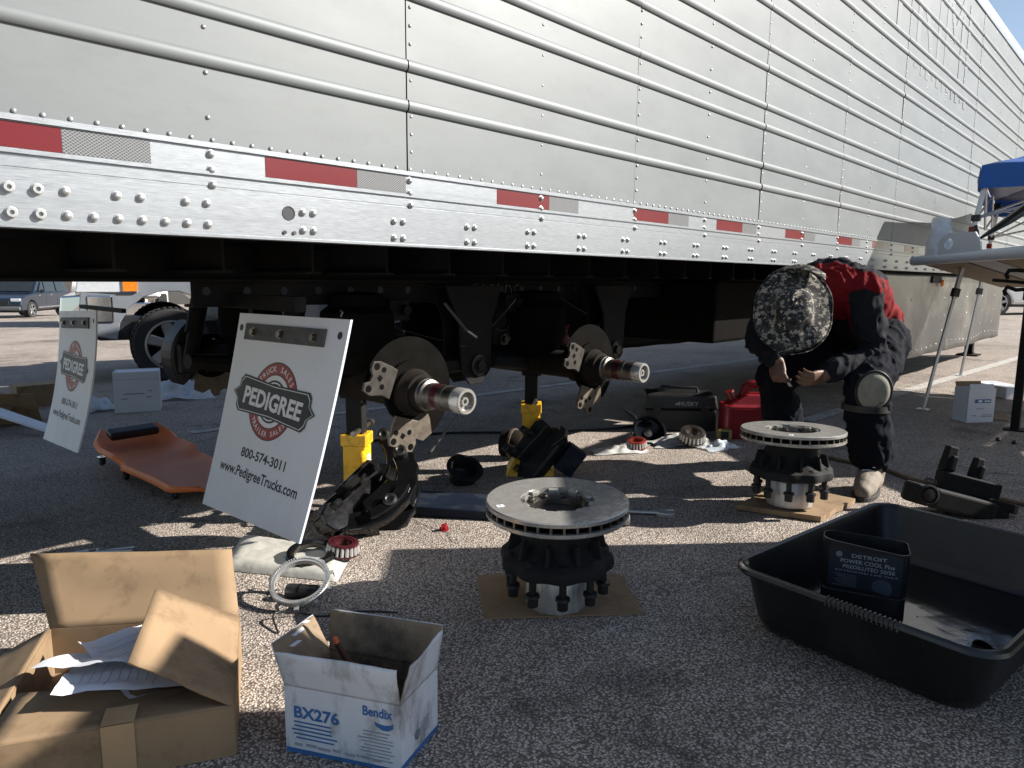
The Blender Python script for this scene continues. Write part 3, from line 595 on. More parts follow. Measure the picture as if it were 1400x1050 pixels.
    for yy in (2.46, 3.36):
        b = B(); b.tube([(x+.70, yy, .60), (x+.40, yy, .60), (x+.05, yy, .56), (x-.28, yy, .60)], [.055, .06, .075, .05], 10, True, sq=.7); obj('trailing_arm', b, MT['under'], tr, world=True)
        pr = [(.08, .60), (.115, .62), (.12, .68), (.145, .71), (.15, .80), (.145, .86), (.115, .885), (.11, .93), (.05, .94)]
        b = B(); b.lathe([(r, z) for r, z in pr], 28, M.Translation((x+.02, yy-.04, 0))); obj('air_spring', b, MT['soot'], tr, world=True)
        b = B(); b.cyl((x-.22, yy+.12, .58), (x-.12, yy+.16, .98), .032, n=14); b.cyl((x-.19, yy+.13, .72), (x-.13, yy+.155, .93), .042, n=14); obj('shock_absorber', b, MT['under'], tr, world=True)
        b = B(); b.cyl((x+.17, yy+.05, AZ+.02), (x+.17, yy+.24, AZ+.02), .085, n=22); b.cyl((x+.17, yy-.02, AZ+.02), (x+.17, yy+.05, AZ+.02), .06, n=22); obj('brake_chamber', b, MT['under'], tr, world=True)
    for (p, q) in (((x+.17, 2.75, .62), (x+.5, 3.0, .93)), ((x-.1, 2.6, .75), (x+.3, 2.9, .97))):
        P = V(p); Q = V(q); b = B(); b.tube([P.lerp(Q, t)+V((.05*sin(t*5), .03*sin(t*7), -.12*sin(pi*t))) for t in [i/10 for i in range(11)]], .009, 8); obj('air_hose', b, MT['black'], tr, world=True)
for sd_, (px, py) in enumerate(((1.35, 2.7), (2.05, 2.62), (2.95, 2.66), (3.3, 2.7), (1.9, 2.35))):
    P = [V((px+.25*t, py+.25*sin(t*2+sd_), .90-.20*sin(t*1.57)+.06*mnoise.noise((t*2, sd_, 1)))) for t in [k/8*2 for k in range(9)]]; b = B(); b.tube(P, .007, 6); obj('air_hose', b, MT['black'], tr, world=True)
for x, y, z in ((1.9, 2.48, .86), (2.6, 2.47, .88), (3.1, 2.6, .84)):
    b = B(); b.box((x, y, z), (.10, .06, .09)); b.cyl((x+.02, y-.03, z), (x+.02, y-.06, z), .022, n=12); obj('air_valve', b, MT['under'], tr, 0, world=True, bevel=.004)
# red air fitting seen by the second air spring
b = B(); b.ell((2.98, 2.42, .68), (.035, .03, .035), 12, 8); b.cyl((2.98, 2.42, .70), (2.98, 2.40, .76), .014, n=10); obj('gladhand', b, mat('dull_red', (.11, .012, .02), .5), tr, world=True)
# far side skirt and its brackets (seen dark from inside), near side skirt
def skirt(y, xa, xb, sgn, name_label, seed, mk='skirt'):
    prf = []; nz = 14
    k = 44; pts = []
    for i in range(k+1):
        x = xa+(xb-xa)*i/k
        for j in range(nz+1):
            v = j/nz; z = 1.10-(1.10-.27)*v
            lead = max(0, (.9-v*.9)*0)
            d = mnoise.noise((x*.9, z*1.1, seed))*.045*v+mnoise.noise((x*2.4, z*2.0, seed+4))*.022*v
            cr = math.exp(-((x-8.35)/.05)**2)*.03*v
            pts.append((x+.18*v*(1 if i < 3 else 0)*(3-i)/3, y+sgn*(d+cr), z+.02*mnoise.noise((x*1.7, 3, seed))*v))
    bb = B(); bb.grid(pts, k+1, nz+1); o = obj('side_skirt', bb, MT[mk], tr, 60, world=True, label=name_label)
    md = o.modifiers.new('s', 'SOLIDIFY'); md.thickness = .003
    return o
skirt(1.85, 5.75, 11.9, -1, 'dented bare aluminium side skirt', 2.2)
skirt(4.26, 4.3, 11.9, 1, 'far side skirt', 5.2, 'under')  # bare aluminium as well; its shade is put into the colour as black
b = B()
for k in range(34):
    x = 6.0+.175*k; b.ell((x, 1.846-mnoise.noise((x*.9, .35*1.1, 2.2))*.045-.012, .36+.02*sin(x*3)), (.007, .005, .007), 8, 5)
for x in (6.45, 7.3, 8.6, 9.6, 10.5, 11.2):
    for z in (.5, .66, .84): b.ell((x+.03*sin(z*20), 1.843-mnoise.noise((x*.9, z*1.1, 2.2))*.03-.01, z), (.007, .005, .007), 8, 5)
obj('skirt_rivets', b, mat('bright_rivet', (.8, .8, .8), .3, .6), tr, 60, world=True, stuff=True)
for x in (6.0, 7.2, 8.4, 9.6, 10.8):
    b = B(); b.tube([(x, 1.9, .4), (x, 2.2, .8), (x, 2.35, 1.02)], .018, 8); obj('skirt_brace', b, MT['under'], tr, world=True)
b = B(); b.lathe([(.001, .028), (.022, .026), (.034, .012), (.036, 0)], 20, M.Translation((8.35, 1.832, .992)) @ TY); obj('marker_light', b, MT['amber'], tr, world=True)
b = B(); b.box((8.2, 1.86, 1.03), (.35, .05, .07)); obj('light_bracket', b, MT['under'], tr, 0, world=True)
# big dark box of the underbody ahead of the axles and landing gear
b = B(); b.box((4.6, 3.0, .80), (.9, 1.7, .40)); obj('tool_box', b, MT['soot'], tr, 0, world=True, bevel=.02, label='black box slung under the trailer floor')
for yy in (2.15, 3.85):
    b = B(); b.box((11.74, yy, .72), (.14, .12, .72)); b.box((11.74, yy, .24), (.11, .10, .42)); lg = obj('landing_leg', b, MT['rust'], tr, 0, world=True, bevel=.004)
    b = B(); b.box((11.74, yy, gz(11.74, yy)+.012), (.30, .26, .02)); b.box((11.74, yy, gz(11.74, yy)+.035), (.12, .12, .03)); obj('foot_plate', b, MT['rust'], lg, 0, world=True, bevel=.004)
b = B(); b.tube([(11.74, 2.2, .8), (11.74, 3.8, .8)], .02, 8); obj('cross_shaft', b, MT['under'], tr, world=True)
# rear bumper hung below the rear sill
b = B(); b.box((X0+.12, Y0+WID/2, .56), (.1, 2.3, .1))
for yy in (2.4, 3.7): b.box((X0+.12, yy, .8), (.08, .08, .42))
obj('rear_guard', b, MT['under'], tr, 0, world=True, bevel=.004)
# ---------------------------------------------------------------- mud flaps
def mud_flap(TL, TR_, BL, label, curve=0.0, base=None):
    TL, TR_, BL = V(TL), V(TR_), V(BL); wv = (TR_-TL); hv = (TL-BL); W_, H_ = wv.length, hv.length
    root = thing('mud_flap', label, 'mud flap', base or tuple((BL+wv*.5)), 0, 'mud flaps behind the axles')
    nrm = wv.cross(hv).normalized()
    if nrm.x > 0: nrm = -nrm
    A = M.Identity(4)
    for i in range(3): A[i][0], A[i][1], A[i][2], A[i][3] = wv[i]/W_, hv[i]/H_, nrm[i], BL[i]
    def warp(bb):
        # bows the sheet along its height
        bb.v = [tuple(A @ V((x, y, z+curve*((y/H_)**2-(y/H_))))) for x, y, z in bb.v]; return bb
    W = .61; H = H_
    b = B(); n = 20
    for z in (-.004, .004): b.grid([(W*i/10, H*j/n, z) for i in range(11) for j in range(n+1)], 11, n+1)
    k = 11*(n+1)
    for j in range(n): b.f.append((j, j+1, k+j+1, k+j)); q = 10*(n+1); b.f.append((q+j+1, q+j, k+q+j, k+q+j+1))
    for i in range(10): p = i*(n+1); b.f.append((p+n+1, p, k+p, k+p+n+1)); p2 = p+n; b.f.append((p2, p2+n+1, k+p2+n+1, k+p2))
    obj('sheet', warp(b), MT['flap'], root, 30, world=True)
    b = B(); b.box((.285, H-.062, .0075), (.45, .056, .006)); st = obj('mounting_strip', warp(b), MT['under'] if False else mat('dull_strip', (.09, .095, .10), .6, .3, var=.4, vs=30), root, 0, world=True, bevel=.001)
    for x in (.115, .275, .455):
        b = B(); b.lathe([(.016, .0105), (.016, .013), (.011, .013), (.011, .021), (0, .021)], 6 if x < 0 else 12, TR((x, H-.062, 0))); obj('bolt', warp(b), MT['steel_dark'], st, 30, world=True)
    b = B(); b.lathe([(.012, .0043), (0, .0046)], 16, TR((.025, H-.05, 0))); b.lathe([(.012, .0043), (0, .0046)], 16, TR((.575, H-.05, 0))); obj('hole', warp(b), MT['ink'], root, 0, world=True)
    # printed badge: rings, banner, words
    cx, cy = .292, H*.595
    def disc(r, z, m): 
        bb = B(); bb.lathe([(r, z), (0, z)], 48, TR((cx, cy, 0))); return bb
    ring = [(.135, .0044, 'ink'), (.131, .0047, 'logored'), (.094, .0050, 'ink'), (.0905, .0053, 'white'), (.074, .0056, 'ink'), (.067, .0059, 'white'), (.062, .0062, 'ink')]
    for r, z, mk in ring: obj('badge_ring', warp(disc(r, z, mk)), MT[mk], root, 0, world=True)
    rot = R(-4)
    def arc(bb, s, rad, a0, a1, h, inward):
        for i, ch in enumerate(s):
            if ch == ' ': continue
            a = a0+(a1-a0)*(i+.5)/len(s); T = TR((cx+rad*cos(a), cy+rad*sin(a), 0), 0, 0, a-pi/2 if not inward else a+pi/2); text(bb, ch, T, h, None, .0052, .012)
    b = B(); arc(b, 'TRUCK SALES', .1035, R(146), R(31), .0195, False); arc(b, 'TRAILER SALES', .121, R(214), R(326), .0185, True)
    obj('lettering', warp(b), MT['flap'], root, 0, world=True)
    def banner(gr, z):
        hw, hh = .222-gr, .060-gr; P = [(-hw+.03, hh+.006), (0, hh-.002), (hw-.03, hh+.006), (hw-.012, hh-.012), (hw-.010, .022), (hw+.022-gr*.4, 0), (hw-.010, -.022), (hw-.012, -hh+.012), (hw-.03, -hh-.006), (0, -hh+.002), (-hw+.03, -hh-.006), (-hw+.012, -hh+.012), (-hw+.010, -.022), (-hw-.022+gr*.4, 0), (-hw+.010, .022), (-hw+.012, hh-.012)]
        c, s_ = cos(rot), sin(rot); bb = B(); bb.add([(cx+x*c-y*s_, cy+x*s_+y*c, z) for x, y in P], [tuple(range(len(P)-1, -1, -1))]); return bb
    for gr, z, mk in ((0, .0066, 'ink'), (.006, .0069, 'white'), (.0085, .0072, 'ink')): obj('badge_banner', warp(banner(gr, z)), MT[mk], root, 0, world=True)
    b = B(); text(b, 'PEDIGREE', TR((cx, cy-.030, 0), 0, 0, rot), .060, .345, .0076, .034); obj('lettering', warp(b), MT['white'], root, 0, world=True)
    b = B(); text(b, '800-574-3011', TR((cx+.015, cy-.212, 0), 0, 0, R(-2)), .034, .27, .0045, .024); obj('lettering', warp(b), MT['ink'], root, 0, world=True); b = B(); text(b, 'www.PedigreeTrucks.com', TR((cx+.005, cy-.283, 0), 0, 0, R(-2)), .038, .48, .0045, .022); obj('lettering', warp(b), MT['ink'], root, 0, world=True)
    return root
mud_flap((1.138, 2.343, .874), (1.171, 1.734, .878), (1.04, 2.503, .185), 'white mud flap with a red and black badge, hanging near the brake castings', .035)
mud_flap((1.13, 4.428, .80), (1.13, 3.815, .828), (1.02, 4.50, .10), 'white mud flap with a badge, farther one beside the orange creeper', .10)
b = B(); b.box((1.205, 2.40, .91), (.04, .66, .05)); b.tube([(1.19, 1.82, .90), (1.17, 1.78, .897), (1.15, 1.76, .885)], .003, 6); obj('flap_bar', b, MT['under'], tr, 0, world=True)
b = B(); b.box((1.16, 3.85, .835), (.02, .62, .02)); obj('flap_bar', b, MT['under'], tr, 0, world=True)

# ---------------------------------------------------------------- hub and rotor assemblies
def hub_assembly(loc, rz, label):
    root = thing('hub_assembly', label, 'brake rotor', loc, rz, 'brake rotors on upturned wheel hubs')
    N = 64; ri, ro = .112, .216
    def scal(t, i): return 1.0
    b = B(); b.lathe([(ri, .334), (ro-.004, .335), (ro, .332), (ro, .322), (ri+.02, .322)], N, cap=False); b.lathe([(.10, .30), (ri+.02, .302), (ro, .302), (ro, .292), (ro-.003, .289), (.10, .289)], N, cap=False)
    b.lathe([(ri, .334), (ri, .300)], N, cap=False)
    rot_ = obj('rotor', b, MT['steel'], root, 30)
    v = B()
    for k in range(36):
        a = 2*pi*k/36; v.box((.168, 0, .312), (.088, .007, .0215), M.Rotation(a, 4, 'Z'))
    obj('vent_vanes', v, MT['steel_dark'], root, 0, stuff=True)
    b = B(); b.lathe([(.13, .3025), (.205, .3025)], 48, cap=False); b.lathe([(.205, .3215), (.13, .3215)], 48, cap=False); obj('vent_gap', b, MT['castmatte'], root, 0)
    # notched inner ring with bolts
    for k in range(10):
        a = 2*pi*k/10
        b = B(); b.box((.106, 0, .325), (.020, .030, .012), M.Rotation(a, 4, 'Z')); obj('ring_tooth', b, MT['steel'], root, 0, bevel=.002)
        b = B(); T = M.Rotation(a+pi/10, 4, 'Z') @ M.Translation((.094, 0, .312)); b.lathe([(.013, 0), (.013, .003), (.009, .003), (.009, .012), (0, .012)], 6, T); obj('ring_bolt', b, MT['steel_dark'], root, 30)
    b = B(); b.lathe([(.112, .300), (.112, .308), (.078, .308), (.074, .24), (.074, .16), (0, .155)], 48, cap=False); obj('hub_bore', b, MT['steel_dark'], root, 30)
    # dark casting with ten lobes
    def lobes(t, i): return 1+(.035*cos(10*t) if 3 <= i <= 9 else 0)
    b = B(); b.lathe([(.100, .292), (.106, .286), (.105, .235), (.112, .205), (.135, .184), (.160, .172), (.168, .165), (.171, .150), (.168, .134), (.155, .127), (.098, .124)], 80, None, 0, lobes)
    hub = obj('hub', b, MT['castmatte'], root, 35)
    for k in range(10):
        a = 2*pi*k/10+pi/10
        b = B(); b.box((.128, 0, .205), (.05, .016, .055), M.Rotation(a, 4, 'Z'), taper=.5); obj('web', b, MT['castmatte'], hub, 0, bevel=.003)
        a = 2*pi*k/10; T = M.Rotation(a, 4, 'Z') @ M.Translation((.1435, 0, 0))
        b = B(); b.cyl((0, 0, .128), (0, 0, .062), .011, n=14, T=T); b.lathe([(.0, .048), (.016, .048), (.0165, .072), (.022, .077), (.0205, .085), (.012, .088)], 12, T); st = obj('stud', b, MT['cast'], root, 30)
        b = B(); b.lathe([(.019, .168), (.019, .176), (.012, .182), (0, .183)], 14, T); obj('stud_head', b, MT['castmatte'], root, 30)
    def flut(t, i): return 1+.035*max(0, cos(10*t))**3
    b = B(); b.lathe([(.088, .0), (.0925, .004), (.094, .02), (.094, .118), (.088, .127)], 100, None, 0, flut); obj('barrel', b, MT['barrel'], root, 35)
    b = B(); b.box((-.196*cos(R(20)), .0, .3356), (.022, .017, .0008)); 
    st = obj('sticker', b, MT['paper'], root, 0); b = B(); b.box((-.196*cos(R(20)), .0, .3362), (.010, .008, .0006)); obj('sticker_print', b, MT['grayprint'], st, 0)
    return root
def put_hub(r, loc, rot): r.location = loc; r.rotation_euler = rot
h1 = hub_assembly((0, 0, 0), 0, 'brake rotor on its upturned hub, standing on torn cardboard in the middle of the yard')
h2 = dup(h1, (3.02, 1.165, gz(3.0, 1.16)+.028), (R(-1.2), R(2.2), R(20)), 'brake rotor on its upturned hub, standing on cardboard at the feet of the bending worker')
h1.location = (1.612, 1.318, gz(1.61, 1.32)+.007); h1.rotation_euler = (R(1.0), R(-1.0), R(-25))

def rough_sheet(name, label, cat, quad, z, th, torn, seed, mk='card'):
    q = [V((p[0], p[1], 0)) for p in quad]; c = sum((V((p[0], p[1], 0)) for p in q), V())/4; c.z = gz(c.x, c.y)
    pts = []; n = 14
    for e in range(4):
        for i in range(n):
            t = i/n; p = q[e].lerp(q[(e+1) % 4], t); d = (q[(e+1) % 4]-q[e]).normalized(); nn = V((d.y, -d.x, 0))
            a = torn[e]*(mnoise.noise((i*.9, e*3.1, seed))+.6*mnoise.noise((i*2.3, e, seed+3))); p = p+nn*a; pts.append((p.x, p.y))
    b = B(); m_ = len(pts)
    lo = [(x, y, gz(x, y)+z+max(0, .006*mnoise.noise((x*6, y*6, seed)))) for x, y in pts]; hi = [(x, y, zz+th) for x, y, zz in lo]
    ctr = (c.x, c.y, gz(c.x, c.y)+z+th)
    b.add(lo+hi+[ctr], [(i, (i+1) % m_, m_+(i+1) % m_, m_+i) for i in range(m_)]+[(m_+i, m_+(i+1) % m_, 2*m_) for i in range(m_)])
    o = obj(name, b, MT[mk], None, 0)
    return tag(o, label, cat)
rough_sheet('cardboard_sheet', 'torn brown cardboard sheet lying under the nearer brake rotor hub', 'cardboard', [(1.60, 1.66), (1.385, 1.405), (1.73, 1.075), (1.93, 1.30)], .001, .005, (.003, .004, .03, .018), 1.0)
rough_sheet('cardboard_sheet', 'folded yellowish cardboard piece under the rotor hub at the worker\'s feet', 'cardboard', [(3.34, 1.34), (2.86, 1.33), (2.94, 1.00), (3.30, .98)], .004, .022, (.004, .003, .008, .004), 2.0)

# ---------------------------------------------------------------- open brown cardboard box and its papers
FR, BR, BL, FL = V((.600, 1.352, 0)), (V((.790, 1.718, 0))), V((.43, 2.0, 0)), V((.205, 1.566, 0))
zt = .112
ctr = (FR+BR+BL+FL)/4
cb = thing('cardboard_box', 'low brown cardboard box with raised flaps, full of papers, taped on its front', 'box', (ctr.x, ctr.y, gz(ctr.x, ctr.y)))
def upz(p, z): return V((p.x, p.y, gz(p.x, p.y)+z if z < .05 else z))
def wall(a, c, z0, z1, name, mk, par, t=.005):
    b = B(); b.quadslab([upz(a, z0), upz(c, z0), upz(c, z1), upz(a, z1)], t); return obj(name, b, MT[mk], par, 0, world=True)
wall(FL, FR, .001, zt, 'side', 'card', cb); wall(FR, BR, .001, zt, 'side', 'card', cb); wall(BR, BL, .001, zt, 'side', 'card', cb); wall(BL, FL, .001, zt, 'side', 'card', cb)
b = B(); b.quadslab([upz(FL, .004), upz(FR, .004), upz(BR, .004), upz(BL, .004)], .004); obj('bottom', b, MT['kraft'], cb, 0, world=True)
def bent(q, t, name, mk, par, amp=.006, seed=0, n=10):
    q = [V(p) for p in q]; nr = (q[1]-q[0]).cross(q[3]-q[0]).normalized(); b = B(); pts = []
    for i in range(n+1):
        for j in range(n+1):
            u, v = i/n, j/n; p = q[0].lerp(q[1], u).lerp(q[3].lerp(q[2], u), v); e = sin(pi*u)*.7+.3
            pts.append(p+nr*amp*(mnoise.noise((u*2.3, v*2.3, seed))+.4*mnoise.noise((u*6, v*6, seed)))*v)
    b.grid(pts, n+1, n+1); o = obj(name, b, MT[mk] if isinstance(mk, str) else mk, par, 40, world=True); md = o.modifiers.new('s', 'SOLIDIFY'); md.thickness = t; md.offset = 0; return o
bent([(BL.x, BL.y, zt), (BR.x, BR.y, zt), (.826, 1.822, .262), (.437, 2.162, .262)], .005, 'flap', 'card', cb, .012, 1)
bent([(FR.x, FR.y, zt), (BR.x, BR.y, zt), (.594, 1.729, .252), (.446, 1.481, .222)], .005, 'flap', 'card', cb, .010, 2)
f4 = V((.455, 1.703, zt+.006)); bent([(FL.x, FL.y, zt), (FR.x, FR.y, zt), (FR.x+.055, FR.y+.107, zt-.02), (.30, 1.715, zt+.004)], .005, 'flap', 'card', cb, .008, 3)
bent([(BL.x, BL.y, zt), (FL.x, FL.y, zt), (FL.x-.12, FL.y+.05, .06), (BL.x-.12, BL.y+.06, .05)], .005, 'flap', 'card', cb, .008, 5)
# packing tape over the front edge
ed = (FL-FR).normalized(); p0 = FR+ed*.185; p1 = FR+ed*.245; nf = V((-ed.y, ed.x, 0)); nf = nf if nf.dot(V((0, 0, 0))-FR) > 0 else -nf
b = B(); b.quadslab([p0+nf*.0045+V((0, 0, .002)), p1+nf*.0045+V((0, 0, .002)), p1+nf*.0045+V((0, 0, zt+.004)), p0+nf*.0045+V((0, 0, zt+.004))], .0006)
ib = -nf*.052; b.quadslab([p0+nf*.004+V((0, 0, zt+.0062)), p1+nf*.004+V((0, 0, zt+.0062)), p1+ib+V((0, 0, zt+.010)), p0+ib+V((0, 0, zt+.010))], .0006); obj('packing_tape', b, MT['tape'], cb, 0, world=True)
def paper_sheet(c, rz, w_, h_, tilt, seed, prints, label):
    root = thing('paper_sheet', label, 'paper', c, (tilt[0], tilt[1], rz))
    b = B(); n = 12
    def zf(u, v): return .018*mnoise.noise((u*2.1, v*2.1, seed))+.007*mnoise.noise((u*5, v*5, seed))
    b.grid([(w_*(i/n-.5), h_*(j/n-.5), zf(i/n, j/n)) for i in range(n+1) for j in range(n+1)], n+1, n+1)
    o = obj('sheet', b, MT['paper'], root, 50)
    b = B(); r = random.Random(seed)
    for k in range(prints):
        v = .08+.84*k/prints; u0 = r.uniform(.06, .3); u1 = r.uniform(.5, .94); m_ = 8; pts = []
        for i in range(m_+1):
            for dv in (0, .0045):
                u = u0+(u1-u0)*i/m_; pts.append((w_*(u-.5), h_*(v+dv-.5), zf(u, v+dv)+.0012))
        b.grid(pts, m_+1, 2)
    for i in range(len(b.f)): b.f[i] = b.f[i][::-1]
    obj('printed_lines', b, MT['grayprint'], root, 0, stuff=True); return root
paper_sheet((.485, 1.680, .150), R(28), .20, .27, (R(-10), R(12), 0), 3, 14, 'white printed sheet, topmost of the papers spilling from the cardboard box')
paper_sheet((.49, 1.61, .130), R(62), .20, .26, (R(6), R(8), 0), 5, 12, 'white printed sheet under another, its corner over the box edge')
paper_sheet((.55, 1.68, .120), R(5), .20, .27, (R(8), R(5), 0), 8, 9, 'white sheet lowest of the papers in the cardboard box')
b = B(); b.quadslab([(.27, 1.78, .085), (.345, 1.94, .075), (.25, 2.06, .015), (.17, 1.86, .03)], .005); tag(obj('cardboard_scrap', b, MT['card'], None, 0), 'small folded brown cardboard scrap leaning by the left end of the open box', 'cardboard')

# ---------------------------------------------------------------- small white parts box
wa, wb_, wc, wd_ = V((.682, 1.287, 0)), V((.803, 1.054, 0)), V((.946, 1.108, 0)), V((.825, 1.341, 0)); wz = .153
wx = thing('parts_box', 'grubby white parts box with blue print and open flaps, a cable end inside', 'box', (.814, 1.197, gz(.81, 1.2)))
for p, q in ((wa, wb_), (wb_, wc), (wc, wd_), (wd_, wa)): wall(p, q, .001, wz, 'side', 'whitecard', wx, .004)
def insetq(p, q, z0, z1, t):
    b = B(); c = (wa+wb_+wc+wd_)/4; n = ((p+q)/2-c).normalized(); b.quadslab([upz(p-n*t, z0), upz(q-n*t, z0), upz(q-n*t, z1), upz(p-n*t, z1)], .001); return obj('lining', b, MT['kraft'], wx, 0, world=True)
for p, q in ((wa, wb_), (wb_, wc), (wc, wd_), (wd_, wa)): insetq(p, q, .004, wz, .0035)
b = B(); b.quadslab([upz(wa, .004), upz(wb_, .004), upz(wc, .004), upz(wd_, .004)], .003); obj('bottom', b, MT['kraft'], wx, 0, world=True)
def flap2(q, seed, out):
    o = bent(q, .003, 'flap', 'whitecard', wx, .006, seed); q2 = [V(p)-V(out)*.0028 for p in q]; bent(q2, .0015, 'flap_lining', 'kraft', o, .006, seed)
flap2([(wa.x, wa.y, wz), (wb_.x, wb_.y, wz), (.784, 1.040, .240), (.657, 1.272, .243)], 1, (-.8, -.5, .2))
flap2([(wc.x, wc.y, wz), (wd_.x, wd_.y, wz), (.842, 1.357, .242), (.974, 1.118, .240)], 2, (.8, .5, .2))
flap2([(wb_.x, wb_.y, wz), (wc.x, wc.y, wz), (.938, 1.079, .255), (.812, 1.028, .245)], 3, (.3, -.9, .2))
flap2([(wd_.x, wd_.y, wz), (wa.x, wa.y, wz), (.698, 1.372, .205), (.835, 1.428, .205)], 4, (-.3, .9, .2))
fx = (wb_-wa).normalized(); Tw = frame(wa+V((0, 0, gz(wa.x, wa.y)))+fx.cross(V((0, 0, 1)))*.0026, fx, (0, 0, 1)); LW = (wb_-wa).length
sx = (wc-wb_).normalized(); Ts_ = frame(wb_+V((0, 0, gz(wb_.x, wb_.y)))+sx.cross(V((0, 0, 1)))*.0026, sx, (0, 0, 1)); LS = (wc-wb_).length
b = B(); text(b, 'BX276', Tw @ TR((.022, .083, 0)), .026, .105, .0004, .032, 'LEFT'); text(b, 'Bendix', Tw @ TR((LW-.015, .118, 0)), .021, .066, .0004, .028, 'RIGHT')
b.box((LW/2, .006, .0004), (LW-.002, .010, .0006), Tw); b.box((LS/2, .006, .0004), (LS-.002, .010, .0006), Ts_)
sw = [(LW-.056, .107), (LW-.046, .1035), (LW-.033, .102), (LW-.02, .1045), (LW-.014, .108), (LW-.014, .098), (LW-.024, .0915), (LW-.036, .091), (LW-.052, .098)]; b.prism(sw, .0003, .0007, Tw)
rr = random.Random(4)
for k in range(5): b.box((.022+.05*rr.uniform(.8, 1.0), .073-.009*k, .0004), (.1*rr.uniform(.85, 1.05), .003, .0006), Tw)
obj('blue_print', b, MT['blueink'], wx, 0, world=True)
b = B()
for k in range(9): b.box((LW-.055+.006*rr.random(), .083-.0075*k, .0004), (.075*rr.uniform(.7, 1.05), .0024, .0006), Tw)
for k in range(7): b.box((.03+.03*k, .021+.002*(k % 2), .0004), (.018+.006*(k % 3), .006, .0006), Tw)
for k in range(4): b.box((LS*.62, .060-.009*k, .0004), (.05*rr.uniform(.6, 1), .003, .0006), Ts_)
b.lathe([(.011, .0006), (0, .0006)], 18, Ts_ @ TR((LS*.42, .043, 0)))
obj('small_print', b, MT['grayprint'], wx, 0, world=True, stuff=True)
ca = thing('cable_end', 'dark cable with an orange copper tip standing in the white parts box', 'cable', (.80, 1.20, .02))
b = B(); P = [V((.83, 1.19, .02)), V((.822, 1.195, .09)), V((.815, 1.21, .15)), V((.79, 1.225, .195)), V((.775, 1.232, .232))]; b.tube(P, .0065, 10); obj('sheath', b, mat('brown_rubber', (.07, .03, .02), .5), ca, world=True)
b = B(); b.tube([P[-1], P[-1]+V((-.003, .002, .012))], [.0065, .005], 10); obj('tip', b, mat('copper_tip', (.6, .12, .05), .5), ca, world=True)

# ---------------------------------------------------------------- black mixing tub, jug and sludge
tx, ty = 2.235, .468; tz = gz(tx, ty)
tub = thing('mixing_tub', 'large black plastic tub with a rolled rim, holding a cut jug and sludge', 'tub', (tx, ty, tz), R(-7.5))
def rrect(a, c, r, n=7):
    P = []
    for cx_, cy_, a0 in ((a-r, c-r, 0), (-(a-r), c-r, 90), (-(a-r), -(c-r), 180), (a-r, -(c-r), 270)):
        for k in range(n+1): t = R(a0+90*k/n); P.append((cx_+r*cos(t), cy_+r*sin(t)))
    return P
def loft(levels):
    b = B(); n = None
    for (a, c, r, z) in levels:
        P = rrect(a, c, r); n = len(P); b.v += [(x, y, z) for x, y in P]
    for i in range(len(levels)-1):
        for j in range(n): b.f.append((i*n+j, i*n+(j+1) % n, (i+1)*n+(j+1) % n, (i+1)*n+j)); b.mi.append(0)
    return b, n
A_, C_ = .474, .333
lv = [(A_-.07, C_-.07, .06, .002), (A_-.058, C_-.058, .07, .010), (A_-.045, C_-.045, .075, .035), (A_-.022, C_-.022, .07, .166), (A_-.018, C_-.018, .07, .170), (A_-.002, C_-.002, .075, .171), (A_+.003, C_+.003, .078, .178), (A_, C_, .077, .187), (A_-.008, C_-.008, .072, .191), (A_-.017, C_-.017, .066, .188), (A_-.024, C_-.024, .064, .176), (A_-.050, C_-.050, .07, .035), (A_-.066, C_-.066, .06, .014), (A_-.08, C_-.08, .055, .010)]
b, n = loft(lv); L_ = len(lv); b.f.append(tuple(range(n-1, -1, -1))); b.f.append(tuple((L_-1)*n+j for j in range(n))); b.mi += [0, 0]
obj('shell', b, MT['tub'], tub, 40)
for k in range(16):
    b = B(); b.tube([(-A_-.004, .045-.0115*k, .172), (-A_-.0015, .045-.0115*k, .184), (-A_+.006, .045-.0115*k, .1905), (-A_+.014, .045-.0115*k, .190)], .0032, 6); obj('grip_ridge', b, MT['tub'], tub)
b = B(); P = [(x, y) for x, y in rrect(A_-.07, C_-.07, .06)]
pts = [(x*s, y*s, .0115+.003*mnoise.noise((x*s*9, y*s*9, 2))) for s in (1, .8, .6, .4, .2, .01) for x, y in P]; n = len(P)
b.add(pts, [(i*n+j, i*n+(j+1) % n, (i+1)*n+(j+1) % n, (i+1)*n+j) for i in range(5) for j in range(n)])
o = obj('oil_sludge', b, MT['oil'], None, 60); o.location = (tx, ty, tz); o.rotation_euler = (0, 0, R(-7.5)); tag(o, 'wet black oil sludge covering the floor of the tub', 'sludge')
jg = thing('cut_jug', 'black plastic coolant jug with its top cut off, standing in the tub', 'jug', (2.15, .60, tz+.016), R(-70))
jg.rotation_euler = (R(0), R(0), R(-72))
lv = [(.108, .062, .03, 0), (.110, .064, .03, .01), (.110, .064, .03, .075), (.106, .060, .03, .079), (.110, .064, .03, .083), (.113, .066, .028, .215), (.110, .063, .028, .2155), (.106, .060, .028, .085), (.104, .058, .028, .010)]
b, n = loft(lv); b.f.append(tuple(range(n-1, -1, -1))); b.f.append(tuple((len(lv)-1)*n+j for j in range(n))); b.mi += [0, 0]
for i in range(5*n, 7*n): x, y, z = b.v[i]; b.v[i] = (x, y+(.012*sin(x*14) if y > 0 else 0), z+.012*mnoise.noise((x*9, y*9, 1))-.06*x)
obj('shell', b, MT['black'], jg, 40)
Tj = frame((0, -.0655, .088), (1, 0, 0), (0, 0, 1))
b = B(); b.prism(rrect(.094, .056, .010, 4), 0, .0008, Tj @ TR((0, .058, 0))); lb = obj('label', b, mat('dark_label', (.018, .022, .032), .45), jg, 0)
